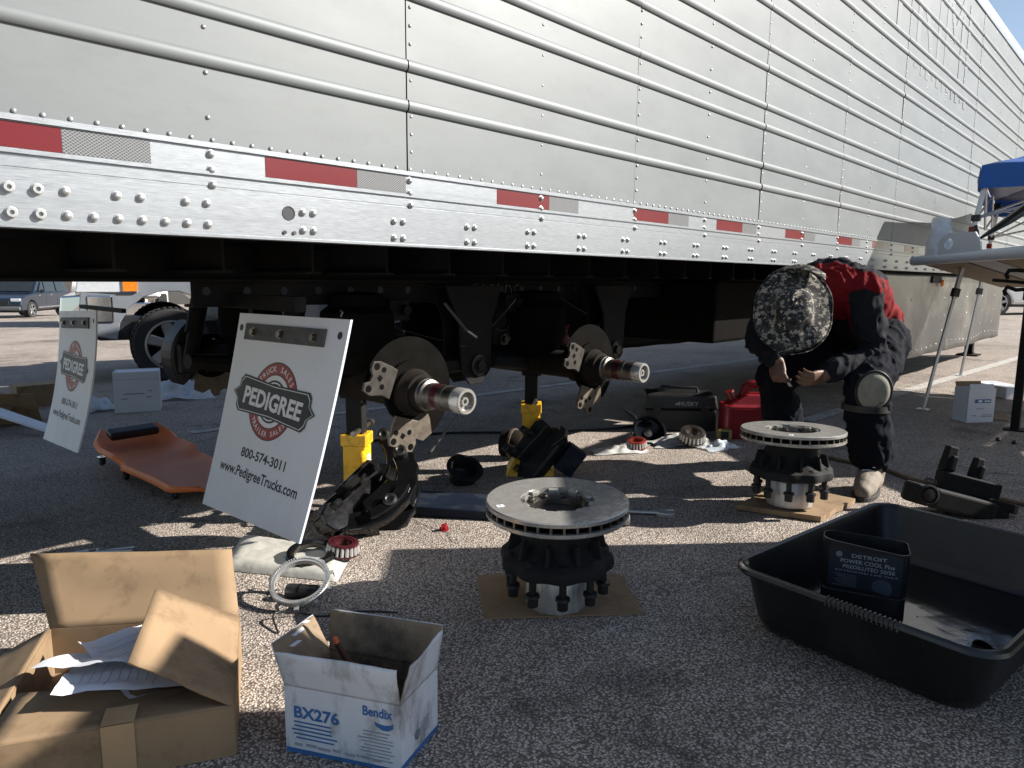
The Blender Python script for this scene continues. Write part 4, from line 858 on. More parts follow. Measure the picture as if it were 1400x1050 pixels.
b = B(); text(b, 'DETROIT', Tj @ TR((.010, .094, .001)), .011, .09, .0003, .01); text(b, 'POWER COOL Plus', Tj @ TR((.006, .076, .001)), .012, .138, .0003, .01); text(b, 'PREDILUTED 50/50', Tj @ TR((.010, .060, .001)), .011, .132, .0003, .01); b.lathe([(.0085, .0013), (.0055, .0013)], 18, Tj @ TR((-.068, .099, 0)))
text(b, 'EXTENDED LIFE OAT', Tj @ TR((.005, .0495, .001)), .005, .16, .0003, 0)
obj('lettering', b, mat('dim_print', (.34, .355, .38), .5), lb, 0, stuff=True)
b = B()
for k in range(7): b.box((-.05+.004*(k % 3), .040-.0055*k, .0012), (.06-.006*(k % 3), .0018, .0004), Tj)
obj('small_print', b, mat('dim_print', (.13, .14, .16), .5), lb, 0, stuff=True)
b = B(); b.ell((.046, .020, .001), (.026, .021, .0006), 14, 6, Tj); b.ell((.06, .012, .0014), (.012, .017, .0006), 10, 6, Tj); obj('engine_picture', b, mat('dim_blue', (.05, .065, .10), .5), lb, 0)
for i, (x, y, s, lab) in enumerate(((2.02, .44, .06, 'crumpled white paper scrap soaking in the tub by the jug'), (1.985, .36, .05, 'torn white paper scrap in the tub nearest the front rim'), (2.10, .35, .035, 'small pale scrap floating on the sludge in the tub'))):
    b = B(); nn = 7; b.grid([(x+s*(u/nn-.5)*1.6, y+s*(v/nn-.5), tz+.018+.012*mnoise.noise((u*.6, v*.6, i))) for u in range(nn+1) for v in range(nn+1)], nn+1, nn+1)
    for k in range(len(b.f)): b.f[k] = b.f[k][::-1]
    tag(obj('paper_scrap', b, MT['paper'], None, 0), lab, 'paper')
b = B(); b.lathe([(.022, 0), (.026, .004), (.028, .016), (.024, .016), (.022, .006), (0, .005)], 20); o = obj('jug_lid', b, MT['gloss'], None, 35); o.location = (2.12, .29, tz+.016); o.rotation_euler = (R(20), R(-15), 0); tag(o, 'black plastic lid lying in the sludge of the tub', 'lid')
# ---------------------------------------------------------------- jack stands
def jack(loc, rz, top, label):
    r = thing('jack_stand', label, 'jack stand', loc, rz, 'jack stands under the axles')
    hb = .36
    b = B(); b.box((0, 0, hb*.5+.03), (.095, .095, hb-.06)); b.hexa([(-.13, -.13, 0), (.13, -.13, 0), (.13, .13, 0), (-.13, .13, 0), (-.048, -.048, .15), (.048, -.048, .15), (.048, .048, .15), (-.048, .048, .15)]); obj('base', b, MT['yellow'], r, 0, bevel=.004)
    b = B(); b.box((0, 0, hb-.012), (.11, .11, .05)); obj('collar', b, MT['yellow'], r, 0, bevel=.005)
    b = B(); b.box((0, 0, (hb+top)/2), (.07, .07, top-hb)); b.box((0, 0, top-.01), (.13, .10, .03)); obj('post', b, MT['under'], r, 0, bevel=.004)
    b = B(); b.tube([(-.05, -.04, hb-.06), (-.095, -.05, hb-.07), (-.095, -.05, hb-.19), (-.05, -.04, hb-.20)], .009, 8); obj('handle', b, MT['yellow'], r)
    b = B(); b.cyl((-.11, -.02, hb+.03), (.13, -.02, hb+.03), .012, n=12); b.cyl((.11, -.02, hb+.03), (.14, -.02, hb+.03), .018, n=12); obj('pin', b, MT['steel_dark'], r)
    b = B(); b.box((0, -.0488, .22), (.045, .002, .12)); obj('sticker', b, MT['silver'] if False else MT['paper'], r, 0)
    return r
jack((1.70, 2.50, gz(1.7, 2.5)), R(38), .555, 'yellow jack stand half hidden behind the white mud flap, black castings before it')
jack((2.79, 2.48, gz(2.8, 2.5)), R(42), .55, 'yellow jack stand under the second axle, beside the rusty drum')

# ---------------------------------------------------------------- creeper
cz = gz(1.45, 3.9)
cr = thing('mechanic_creeper', 'orange plastic mechanic creeper with a black headrest', 'creeper', (1.44, 3.88, cz), R(0))
b = B(); nu, nv = 30, 20; pts = []
for i in range(nu+1):
    u = i/nu; y = .56-1.16*u
    hw = .215+.012*sin(u*6)
    if u < .06: hw -= .05*(1-u/.06)
    if u > .9: hw -= .11*((u-.9)/.1)**2
    if .34 < u < .42: hw -= .022*sin((u-.34)/.08*pi)
    for j in range(nv+1):
        v = j/nv*2-1; e = abs(v)**4
        head = max(0, 1-u/.34)
        z = .052+.045*e*(1 if u > .36 else 1.5)+.075*max(0, 1-u/.13)**1.5+.016*(1 if u < .34 else 0)+.012*max(0, 1-abs(u-.38)/.05)
        if abs(v) > .93: z -= .04
        pts.append((v*hw, y, z))
b.grid(pts, nu+1, nv+1); 
for k in range(len(b.f)): b.f[k] = b.f[k][::-1]
o = obj('deck', b, MT['orange'], cr, 60); md = o.modifiers.new('s', 'SOLIDIFY'); md.thickness = .012; md.offset = -1
hr = B(); hr.box((0, 0, 0), (.27, .085, .05)); o = obj('headrest', hr, MT['black'], cr, 0, bevel=.018, seg=3); o.location = (-.01, .47, .165); o.rotation_euler = (R(18), 0, R(4))
for x, y in ((-.19, .45), (.19, .45), (-.20, .05), (.20, .05), (-.16, -.48), (.16, -.48)):
    b = B(); b.lathe([(.012, -.012), (.024, -.012), (.026, -.006), (.026, .006), (.024, .012), (.012, .012)], 18, M.Translation((x, y, .027)) @ M.Rotation(R(90), 4, 'Y')); wl_ = obj('caster', b, MT['black'], cr, 35)
    b = B(); b.box((x, y, .049), (.04, .04, .004)); b.box((x-.016, y, .035), (.003, .02, .03)); b.box((x+.016, y, .035), (.003, .02, .03)); obj('fork', b, MT['chrome'], wl_, 0)

# ---------------------------------------------------------------- brake castings
def sector(r0, r1, a0, a1, n=16, wob=0, seed=0):
    P = []
    for k in range(n+1): a = R(a0+(a1-a0)*k/n); q = r1*(1+wob*mnoise.noise((k*.8, seed, 1))); P.append((q*cos(a), q*sin(a)))
    for k in range(n, -1, -1): a = R(a0+(a1-a0)*k/n); q = r0*(1+wob*mnoise.noise((k*.7, seed, 5))); P.append((q*cos(a), q*sin(a)))
    return P
def saddle(name, loc, rot, label, cat, mk='gloss', s=1.0, group=None):
    """an arched caliper bridge: two curved cheeks, cross ties, bolted lugs"""
    r = thing(name, label, cat, loc, rot, group); r.scale = (s, s, s)
    for z0, z1, rr0, rr1 in ((-.075, -.045, .165, .245), (.045, .080, .170, .252)):
        b = B(); b.prism(sector(rr0, rr1, 18, 162, 20, .03, z0*50), z0, z1); obj('cheek', b, MT[mk], r, 0, bevel=.006)
    for a in (24, 62, 118, 156):
        b = B(); T = M.Rotation(R(a), 4, 'Z'); b.box((.215, 0, 0), (.045, .055, .12), T); obj('cross_tie', b, MT[mk], r, 0, bevel=.006)
    b = B(); b.prism(sector(.19, .235, 64, 116, 8), .078, .105); b.prism([(-.07, .12), (.07, .12), (.09, .17), (-.09, .17)], .05, .09); obj('rib', b, MT[mk], r, 0, bevel=.005)
    for a in (20, 90, 160):
        b = B(); T = M.Rotation(R(a), 4, 'Z') @ M.Translation((.205, 0, 0)); b.lathe([(.028, .08), (.028, .108), (.020, .112), (.020, .108), (.010, .108), (.010, .09), (0, .09)], 18, T); b.lathe([(.020, .109), (.017, .1135), (.012, .109)], 18, T); obj('bolt_boss', b, MT['cast'], r, 35)
    return r
def facing(tilt, roll):
    # a casting lying back from the camera side of the yard, rolled in its own plane
    ex_ = V((.685, -.729, 0)); away = V((.729, .685, 0)); ey_ = V((0, 0, 1))*cos(R(tilt))+away*sin(R(tilt)); ez_ = ex_.cross(ey_)
    return (M((ex_, ey_, ez_)).transposed() @ M.Rotation(R(roll), 3, 'Z')).to_euler()
saddle('brake_carrier', (1.655, 2.445, .125), tuple(facing(52, -128)), 'curved glossy black brake casting, lower front one of the pile by the mud flap', 'brake part', s=1.05, group='black brake castings')
saddle('brake_carrier', (1.74, 2.60, .16), tuple(facing(30, -118)), 'curved black brake casting standing up behind another, below the yellow stand', 'brake part', s=.95, group='black brake castings')
def caliper(name, loc, rot, label, mk='castmatte', s=1.0):
    r = thing(name, label, 'brake caliper', loc, rot, 'air brake calipers'); r.scale = (s, s, s)
    b = B(); b.prism([(-.20, -.06), (-.12, -.085), (.12, -.085), (.20, -.055), (.215, 0), (.19, .05), (.10, .07), (-.13, .075), (-.20, .05), (-.22, 0)], 0, .085); obj('housing', b, MT[mk], r, 0, bevel=.014, seg=3)
    b = B(); b.prism([(-.055, .02), (.195, .0), (.20, .055), (.17, .085), (-.055, .085)], .085, .165); obj('bridge', b, MT[mk], r, 0, bevel=.007)
    for x, lx, h, tw in ((-.035, .055, .11, 4), (.095, .045, .09, -6)):
        b = B(); b.box((x, .05, .165+h/2), (lx, .045, h), None, 0, .8); b.box((x+.01, .028, .165+h*.35), (lx*.5, .02, h*.6)); obj('lug', b, MT[mk], r, 0, bevel=.006)
    b = B(); b.lathe([(.0, .0), (.04, .0), (.044, .006), (.044, .012), (.036, .014), (.034, .008), (.026, .008), (.024, .014), (0, .015)], 24, frame((-.165, -.076, .05), (1, 0, 0), (0, 0, 1))); obj('plug', b, MT[mk], r, 35)
    b = B(); b.lathe([(0, 0), (.03, 0), (.034, .006), (.02, .012), (0, .012)], 20, frame((.165, -.068, .045), (1, 0, 0), (0, 0, 1))); obj('plug', b, MT[mk], r, 35)
    for k in range(4):
        b = B(); b.lathe([(.016, -.003), (.019, 0), (.016, .003), (.013, 0)], 16, M.Translation((-.085-.010*k, .03, .10)) @ M.Rotation(R(90), 4, 'Y'), closed=True); obj('boot_ring', b, MT['black'], r, 35)
    b = B(); b.prism([(.10, -.06), (.20, -.09), (.24, -.06), (.235, -.02), (.20, -.035), (.16, -.03)], .06, .10); obj('ear', b, MT[mk], r, 0, bevel=.006)
    return r
caliper('brake_caliper', (3.43, .635, gz(3.4, .6)+.008), (R(-6), R(14), R(-47)), 'dusty black air brake caliper lying beyond the back rim of the black tub')
caliper('brake_caliper', (2.78, 2.40, gz(2.8, 2.4)+.06), (R(38), R(-52), R(-38)), 'black air brake caliper propped on end between the two brake rotors', 'cast', .95)
caliper('brake_caliper', (1.56, 2.40, .075), (R(48), R(-16), R(22)), 'gloss black brake caliper body in front of the yellow stand, amid curved castings', 'gloss', .85)
b = B(); b.box((0, 0, 0), (.105, .075, .15)); o = obj('navy_block', b, MT['navy'], None, 0, bevel=.004); o.location = (2.845, 2.255, gz(2.8, 2.2)+.085); o.rotation_euler = (R(6), R(35), R(-38)); tag(o, 'navy blue brake pad block leaning against the propped black caliper', 'brake pad')
# piece left of the near flap: a drum brake head and hoses on the far axle
# rusty drum, cap bowl, blue plate, small tools
dr = thing('rusty_drum', 'rusty round brake chamber lying in front of the second yellow stand', 'brake chamber', (2.93, 2.74, gz(2.9, 2.7)+.085), (R(92), 0, R(20)))
b = B(); b.lathe([(0, -.07), (.055, -.07), (.078, -.06), (.083, -.01), (.083, .0), (.083, .035), (.07, .06), (.03, .064), (.03, .058), (.018, .058), (.018, .09), (0, .09)], 32); obj('body', b, MT['rust'], dr)
b = B(); b.lathe([(.083, -.006), (.092, -.006), (.092, .008), (.083, .008)], 32, closed=True); obj('clamp_band', b, MT['bracket'], dr)
bw = thing('dust_bowl', 'dull black metal bowl tipped on its side in front of the blue plate', 'bowl', (2.37, 2.56, gz(2.37, 2.56)+.052), (R(28), R(-14), R(10)))
b = B(); b.lathe([(0, -.045), (.055, -.045), (.070, -.035), (.074, .03), (.095, .034), (.095, .040), (.068, .040), (.066, -.03), (.05, -.038), (0, -.038)], 36); obj('cup', b, MT['hubcap'], bw)
b = B(); b.cyl((-.06, .04, .04), (-.065, .045, .085), .004, n=8); obj('stud', b, MT['rivet'], bw)
b = B(); b.lathe([(0, -.06), (.014, -.06), (.014, -.045)], 14, TR((.03, -.04, 0))); b.lathe([(0, -.055), (.01, -.055), (.01, -.045)], 14, TR((.0, -.055, 0))); obj('plug', b, MT['steel_dark'], bw)
b = B(); b.box((0, 0, .022), (.62, .24, .042)); o = obj('tool_tray', b, MT['navy'], None, 0, bevel=.006); o.location = (2.10, 2.17, gz(2.1, 2.2)+.001); o.rotation_euler = (0, 0, R(-57)); tag(o, 'flat navy blue metal tray on the ground behind the nearer rotor', 'tray')
rc = thing('red_cap', 'small red plastic cap on the sunlit asphalt near the blue tray', 'cap', (1.835, 2.095, gz(1.83, 2.1)), (R(12), R(-20), 0))
b = B(); b.lathe([(.018, 0), (.019, .004), (.019, .010), (.011, .012), (.010, .026), (0, .028)], 20); obj('cup', b, MT['gasred'], rc); b = B(); b.box((.0, 0, .02), (.034, .007, .016)); obj('wing', b, MT['gasred'], rc, 0, bevel=.002)
wr = thing('wrench', 'long combination wrench lying on sunlit asphalt right of the nearer rotor', 'wrench', (2.50, 1.655, gz(2.5, 1.65)+.006), R(-48)); wr.scale = (1.0, 1.35, 1.35)
b = B(); b.tube([(-.20, 0, .004), (0, 0, .007), (.13, 0, .004)], [.011, .010, .012], 10, True, None, 0, .5); obj('shaft', b, MT['roller'], wr)
b = B(); b.prism([(.12, -.013), (.15, -.028), (.185, -.03), (.20, -.018), (.165, -.010), (.160, .002), (.172, .012), (.205, .014), (.195, .028), (.16, .03), (.13, .016)], -.003, .009); obj('jaw', b, MT['roller'], wr, 0, bevel=.002)
b = B(); b.lathe([(.014, -.002), (.024, -.002), (.024, .010), (.014, .010)], 20, TR((-.215, 0, 0)), closed=True); obj('ring', b, MT['roller'], wr)
sk = thing('impact_socket', 'stubby steel socket lying under the edge of the nearer rotor', 'socket', (2.36, 1.60, gz(2.36, 1.6)+.025), (R(90), 0, R(40)))
b = B(); b.lathe([(.016, -.04), (.024, -.04), (.025, -.036), (.025, .03), (.022, .04), (.013, .04), (.013, .01), (.016, .0)], 24); obj('body', b, MT['steel'], sk); b = B(); b.lathe([(.0252, -.01), (.0258, -.01), (.0258, -.004), (.0252, -.004)], 24, closed=True); obj('band', b, MT['cast'], sk)
pl = thing('pliers', 'locking pliers lying on a sunlit patch behind the cardboard box', 'pliers', (.80, 2.86, gz(.8, 2.86)+.008), R(-30))
b = B(); b.tube([(-.01, .0, 0), (.03, .008, 0), (.11, .014, 0)], [.010, .008, .007], 8); obj('handle', b, MT['roller'], pl); b = B(); b.tube([(-.01, .0, 0), (.03, -.012, 0), (.11, -.022, 0)], [.009, .007, .006], 8); obj('handle', b, MT['roller'], pl); b = B(); b.prism([(-.09, -.006), (-.03, -.02), (.0, -.014), (.0, .014), (-.03, .02), (-.09, .006)], -.008, .008); obj('jaw', b, MT['roller'], pl, 0, bevel=.003); b = B(); b.cyl((-.03, 0, -.010), (-.03, 0, .011), .012, n=14); obj('pivot', b, MT['steel_dark'], pl)
# ---------------------------------------------------------------- pad with seal and bearing, tone ring, cylinder
q = [V((1.03, 2.36, 0)), V((1.245, 1.965, 0)), V((1.43, 2.15, 0)), V((1.235, 2.63, 0))]
b = B(); n = 26; pts = []
for i in range(n+1):
    for j in range(n+1):
        u, v = i/n, j/n; p = q[0].lerp(q[1], u).lerp(q[3].lerp(q[2], u), v); ed = min(u, 1-u, v, 1-v)
        pts.append((p.x, p.y, gz(p.x, p.y)+.002+.028*min(1, ed*9)**.6*(1 if ed > 0 else 0)+.006*mnoise.noise((u*7, v*5, 3))*min(1, ed*8)+.004*mnoise.noise((u*18, v*12, 3))*min(1, ed*8)))
b.grid(pts, n+1, n+1)
tag(obj('absorbent_pad', b, MT['pad'], None, 50), 'wrinkled off-white absorbent pad on the ground under the hanging mud flap', 'pad')
def ring_thing(name, label, cat, loc, rot, prof, m, n=40, group=None, child=None):
    r = thing(name, label, cat, loc, rot, group); b = B(); b.lathe(prof, n, closed=True); obj('outer_ring', b, m, r, 35); return r
r = ring_thing('oil_seal', 'black rubber oil seal ring lying on the white pad', 'seal', (1.268, 2.165, gz(1.27, 2.17)+.032), (R(8), R(-6), 0), [(.062, 0), (.086, 0), (.088, .012), (.083, .016), (.083, .024), (.070, .026), (.060, .020)], MT['gloss'])
b = B(); b.lathe([(.058, .004), (.063, .004), (.063, .018), (.058, .018)], 40, closed=True); obj('lip', b, MT['steel_dark'], r)
def bearing(loc, rot, label, s=1.0, red='copper'):
    r = thing('roller_bearing', label, 'bearing', loc, rot, 'wheel bearings'); r.scale = (s, s, s)
    b = B(); b.lathe([(.034, 0), (.043, 0), (.039, .040), (.032, .040)], 36, closed=True); obj('inner_race', b, MT[red], r)
    b = B(); b.lathe([(.044, .034), (.056, .034), (.054, .042), (.040, .043)], 36, closed=True); b.lathe([(.052, 0), (.062, 0), (.062, .006), (.052, .006)], 36, closed=True); obj('cage', b, MT[red], r)
    for k in range(20):
        a = 2*pi*k/20; b = B(); b.cyl((.056*cos(a), .056*sin(a), .005), (.050*cos(a), .050*sin(a), .035), .0062, n=8); obj('roller', b, MT['roller'], r)
    return r
bearing((1.372, 2.125, gz(1.37, 2.13)+.030), (R(6), R(4), 0), 'red greasy roller bearing on the white pad beside the black seal', 1.0, 'grease')
r = thing('tone_ring', 'silver toothed tone ring leaning on the asphalt behind the white parts box', 'tone ring', (1.09, 1.93, gz(1.09, 1.93)+.058), (R(17), R(-20), R(0)))
b = B(); b.lathe([(.078, 0), (.092, 0), (.092, .012), (.088, .016), (.078, .016)], 64, closed=True); obj('ring', b, MT['rivet'], r)
b = B()
for k in range(72):
    a = 2*pi*k/72; b.box((.0895, 0, .0175), (.0075, .0042, .004), M.Rotation(a, 4, 'Z'))
obj('teeth', b, MT['rivet'], r, 0, stuff=True)
for k in range(10):
    a = 2*pi*k/10+.2; b = B(); T = M.Rotation(a, 4, 'Z'); b.box((.098, 0, .002), (.014, .014, .003), T); b.box((.104, 0, -.006), (.003, .014, .016), T); obj('clip', b, MT['rivet'], r, 0)
r = thing('rubber_bushing', 'black rubber cylinder lying inside the silver toothed ring', 'bushing', (1.10, 1.935, gz(1.1, 1.93)+.024), (0, R(90), R(-52)))
b = B(); b.lathe([(0, -.052), (.021, -.052), (.024, -.048), (.024, .048), (.021, .052), (.012, .052), (.012, .03), (0, .03)], 24); obj('body', b, MT['black'], r)
b = B(); b.lathe([(.0242, -.012), (.0256, -.012), (.0256, -.006), (.0242, -.006)], 24, closed=True); obj('band', b, MT['gloss'], r)
def cable(name, pts, rad, mk, label, cat='cable'):
    P = []
    for i in range(len(pts)-1):
        for k in range(6):
            t = k/6; p0 = pts[max(i-1, 0)]; p1 = pts[i]; p2 = pts[i+1]; p3 = pts[min(i+2, len(pts)-1)]
            P.append(tuple(.5*(2*p1[c]+(p2[c]-p0[c])*t+(2*p0[c]-5*p1[c]+4*p2[c]-p3[c])*t*t+(3*p1[c]-p0[c]-3*p2[c]+p3[c])*t**3) for c in range(3)))
    P.append(pts[-1]); b = B(); b.tube(P, rad, 8); return tag(obj(name, b, MT[mk], None, 60), label, cat)
def onz(l, r): return [(x, y, gz(x, y)+r+(z if z else 0)) for x, y, z in l]
cable('sensor_wire', onz([(.93, 1.78, 0), (.96, 1.86, .02), (1.02, 1.84, .01), (1.07, 1.78, 0), (1.16, 1.73, 0), (1.24, 1.63, 0)], .003), .003, 'black', 'thin black sensor wire curling behind the white parts box')
cable('air_hose', onz([(4.5, 1.95, 0), (4.28, 1.66, 0), (4.10, 1.36, 0), (4.03, 1.08, 0), (3.88, .86, 0), (3.76, .42, 0), (3.68, .1, 0), (3.7, -.6, 0)], .011), .011, 'hose', 'tan air hose running on the ground behind the boot and the caliper', 'hose')
cable('air_hose', onz([(4.75, 3.2, 0), (4.2, 2.75, 0), (3.6, 3.1, 0), (3.1, 3.6, 0), (2.6, 3.75, 0)], .008), .008, 'black', 'thin black hose lying in the trailer shade behind the second stand', 'hose')
cable('brake_cable', onz([(1.62, 3.1, .28), (1.55, 2.98, .12), (1.50, 2.92, 0), (1.46, 2.80, .02), (1.55, 2.62, .03)], .006), .006, 'black', 'black cable looping to the ground left of the white mud flap')
b = B(); b.tube([(1.98, 2.62, .08), (2.5, 2.98, .16)], .007, 8); tag(obj('pry_bar', b, MT['steel_dark'], None), 'slim steel pry bar in the shade under the first spindle', 'pry bar').location = (0.35, .15, .02)
# ---------------------------------------------------------------- rags, bearings, tools by the fuel can
def rag(loc, s, rz, label, mk='rag', seed=1, h=.05, name='shop_rag', cat='rag', bumps=3.0):
    b = B(); n = 22; pts = []
    for i in range(n+1):
        for j in range(n+1):
            u, v = i/n*2-1, j/n*2-1; rr = math.hypot(u, v)
            ed = 1+.25*mnoise.noise((u*2, v*2, seed)); f = max(0, 1-rr*.85)
            z = h*max(0.0, f*(.6+.9*mnoise.noise((u*bumps, v*bumps, seed+2)))+.25*abs(mnoise.noise((u*6, v*6, seed+4)))*f)+.004
            pts.append((u*s[0]*ed, v*s[1]*ed, z))
    b.grid(pts, n+1, n+1)
    for k in range(len(b.f)): b.f[k] = b.f[k][::-1]
    o = obj(name, b, MT[mk], None, 70); o.location = (loc[0], loc[1], gz(*loc)); o.rotation_euler = (0, 0, rz); return tag(o, label, cat)
rag((3.47, 2.37), (.17, .07), R(-35), 'crumpled pale rag under the copper bearing, left of the black bowl', seed=3)
rag((3.93, 2.22), (.20, .10), R(-30), 'crumpled pale rag under the black bearing near the toolbox', seed=5, h=.07)
rag((3.96, 1.97), (.13, .07), R(-20), 'blue and grey rag lying to the right of the black bearing', 'bag', seed=8, h=.06)
bearing((3.575, 2.32, gz(3.57, 2.3)+.022), (R(4), R(-8), 0), 'copper coloured roller bearing on a rag in the sunlit gap', 1.05)
r = bearing((3.90, 2.13, gz(3.9, 2.13)+.045), (R(14), R(-16), 0), 'dark steel roller bearing lying on a pale rag by the toolbox', 1.35, 'steel_dark')
r = thing('black_bowl', 'black round dust cap standing on edge behind the copper bearing', 'dust cap', (3.86, 2.42, gz(3.86, 2.42)+.055), (R(50), R(-20), R(-20)))
b = B(); b.lathe([(0, -.03), (.08, -.03), (.10, -.02), (.105, .02), (.112, .022), (.112, .027), (.100, .027), (.095, -.014), (.078, -.022), (0, -.022)], 40); obj('dish', b, MT['gloss'], r); b = B(); b.lathe([(0, -.022), (.03, -.022), (.03, -.008), (0, -.006)], 20); obj('centre_boss', b, MT['hubcap'], r)
gc = thing('fuel_can', 'red plastic fuel can standing between the toolbox and the worker', 'fuel can', (4.42, 1.98, gz(4.4, 2.0)), R(-50)); gc.scale = (1.18, 1.1, 1.05)
b = B(); b.prism(rrect(.175, .095, .03, 5), 0, .205); b.hexa([(-.165, -.085, .20), (.165, -.085, .20), (.165, .085, .20), (-.165, .085, .20), (-.05, -.06, .275), (.13, -.06, .275), (.13, .06, .275), (-.05, .06, .275)])
me = final_mesh('tank', b, MT['gasred'], .006, 5); obj('tank', me, None, gc)
b = B(); b.tube([(-.06, 0, .262), (-.045, 0, .318), (-.02, 0, .330), (.09, 0, .330), (.13, 0, .318), (.165, 0, .24), (.165, 0, .20)], [.017, .018, .018, .018, .018, .018, .016], 12, True, None, 0, 1.5); obj('handle', b, MT['gasred'], gc)
b = B(); b.cyl((-.115, 0, .235), (-.135, 0, .275), .024, .022, n=18); b.cyl((-.135, 0, .275), (-.14, 0, .287), .028, n=18); obj('cap', b, MT['gasred'], gc)
b = B(); b.box((.0, -.0955, .11), (.20, .003, .12)); b.box((.0, -.0955, .185), (.26, .004, .008)); obj('panel', b, MT['gasred'], gc, 0, bevel=.001)
tb = thing('toolbox', 'black plastic toolbox in deep shade, pale lettering on its front', 'toolbox', (4.36, 2.50, gz(4.3, 2.5)), R(-52))
b = B(); b.box((0, 0, .075), (.48, .26, .15)); obj('tray', b, MT['black'], tb, 0, bevel=.01); b = B(); b.box((0, 0, .205), (.50, .28, .10), None, 0, .94); obj('lid', b, MT['black'], tb, 0, bevel=.014)
b = B(); b.tube([(-.13, 0, .255), (-.12, 0, .29), (.12, 0, .29), (.13, 0, .255)], .012, 8); obj('handle', b, MT['black'], tb)
for x in (-.16, .16): b = B(); b.box((x, -.138, .15), (.05, .012, .06)); obj('latch', b, MT['cast'], tb, 0, bevel=.002)
b = B(); text(b, 'HUSKY', frame((.05, -.1385, .182), (1, 0, 0), (0, 0, 1)), .030, .13, .0005, .012); b.prism([(-.055, .006), (-.03, .012), (-.022, .026), (-.036, .03), (-.045, .02), (-.06, .022)], .0004, .0008, frame((.02, -.1385, .178), (1, 0, 0), (0, 0, 1))); obj('lettering', b, mat('pale_letters', (.35, .36, .37), .5), tb, 0)
b = B(); b.box((0, 0, .035), (.095, .06, .07)); o = obj('tape_measure', b, mat('dull_yellow', (.22, .17, .06), .5), None, 0, bevel=.012); o.location = (4.20, 2.07, gz(4.2, 2.07)); o.rotation_euler = (0, 0, R(-50)); tag(o, 'small dull yellow and black tape measure beside the red fuel can', 'tape measure')
b = B(); b.box((0, 0, .036), (.05, .066, .045)); oo = obj('face', b, MT['black'], o, 0, bevel=.004)
# ---------------------------------------------------------------- boxes and bags in the shade beyond
def carton(loc, rz, d, label, mk='cleancard', lid=True):
    r = thing('carton', label, 'box', (loc[0], loc[1], gz(*loc)), rz); a, c, h = d; t = .005
    for nm, cc, dd in (('side', (0, -c/2, h/2), (a, t, h)), ('side', (0, c/2, h/2), (a, t, h)), ('side', (-a/2, 0, h/2), (t, c-t*2.1, h-.002)), ('side', (a/2, 0, h/2), (t, c-t*2.1, h-.002)), ('bottom', (0, 0, .006), (a-t*3, c-t*3, .004))):
        b = B(); b.box(cc, dd); obj(nm, b, MT[mk], r, 0)
    if lid:
        b = B(); b.box((0, 0, h-.006), (a-t*2.2, c-t*2.2, .004)); obj('flap', b, MT[mk], r, 0)
    return r
wb2 = carton((2.13, 6.30), R(-24), (.33, .24, .335), 'white carton on the shaded asphalt in front of the pickup wheel')
b = B()
for x, z, w_ in ((-.02, .155, .15), (.09, .125, .04), (-.09, .115, .05), (.10, .175, .03)): b.box((x, -.1232, z), (w_, .001, .010))
obj('small_print', b, MT['grayprint'], wb2, 0, stuff=True); b = B(); b.box((0, -.1228, .275), (.33, .001, .003)); obj('fold_line', b, MT['grayprint'], wb2, 0)
rag((2.62, 6.75), (.33, .22), R(-20), 'heap of clear plastic bags between the white carton and the brake parts', 'bag', 2, .30, 'plastic_bag', 'plastic bag', 2.2)
rag((1.86, 6.55), (.20, .14), R(10), 'grey plastic bag lying left of the white carton', 'bag', 6, .18, 'plastic_bag', 'plastic bag', 2.2)
bl = thing('flattened_box', 'brown cardboard box with a wide open flap at the far left', 'box', (1.30, 6.75, gz(1.3, 6.7)))
b = B(); b.quadslab([(.75, 6.6, -.14), (1.42, 6.25, -.13), (1.35, 6.15, .12), (.75, 6.45, .14)], .005); obj('side', b, MT['card'], bl, 0, world=True)
b = B(); b.quadslab([(.70, 6.9, .20), (1.38, 6.42, .06), (1.10, 6.05, -.02), (.60, 6.3, .12)], .005); obj('flap', b, MT['card'], bl, 0, world=True)
b = B(); b.box((1.62, 7.25, -.05), (.34, .25, .2), None); obj('inner_box', b, MT['card'], bl, 0, world=True)
b = B(); b.quadslab([(1.12, 6.15, .045), (1.42, 5.45, -.09), (1.36, 5.40, -.095), (1.04, 6.08, .03)], .018); tag(obj('board', b, MT['flap'], None, 0), 'pale narrow board sloping from the brown box to the ground', 'board')
# right-hand boxes
cr_ = carton((5.98, 1.03), R(-38), (.215, .13, .245), 'white carton with a blue band standing on the edge of the sunlit asphalt', lid=False)
b = B(); b.box((.01, -.0674, .155), (.13, .001, .028)); obj('blue_band', b, MT['blueink'], cr_, 0)
b = B(); b.ell((-.012, -.0682, .155), (.018, .0006, .009), 12, 6); text(b, 'AUTO', frame((.035, -.103, .150), (1, 0, 0), (0, 0, 1)), .010, .04, .0002) if False else None; b.box((.045, -.0682, .155), (.045, .0006, .008)); obj('emblem', b, MT['white'], cr_, 0)
b = B()
for x, z, w_ in ((-.01, .10, .06), (.05, .055, .08), (.05, .043, .09), (-.05, .05, .035)): b.box((x, -.0676, z), (w_, .001, .007))
obj('small_print', b, MT['grayprint'], cr_, 0, stuff=True)
b = B(); b.quadslab([(-.10, .065, .245), (.10, .065, .245), (.105, .075, .28), (-.105, .075, .28)], .004); obj('flap', b, MT['card'], cr_, 0)
b = B(); b.quadslab([(-.095, -.065, .245), (.095, -.065, .245), (.095, -.050, .275), (-.095, -.050, .275)], .004); obj('flap', b, MT['whitecard'], cr_, 0)
b = B(); b.box((0, 0, .05), (.24, .42, .10)); o = obj('white_case', b, MT['whitecard'], None, 0, bevel=.008); o.location = (7.55, 1.12, gz(7.5, 1.1)); o.rotation_euler = (0, 0, R(-40)); tag(o, 'low white case on the sunlit asphalt by the dark post', 'case')
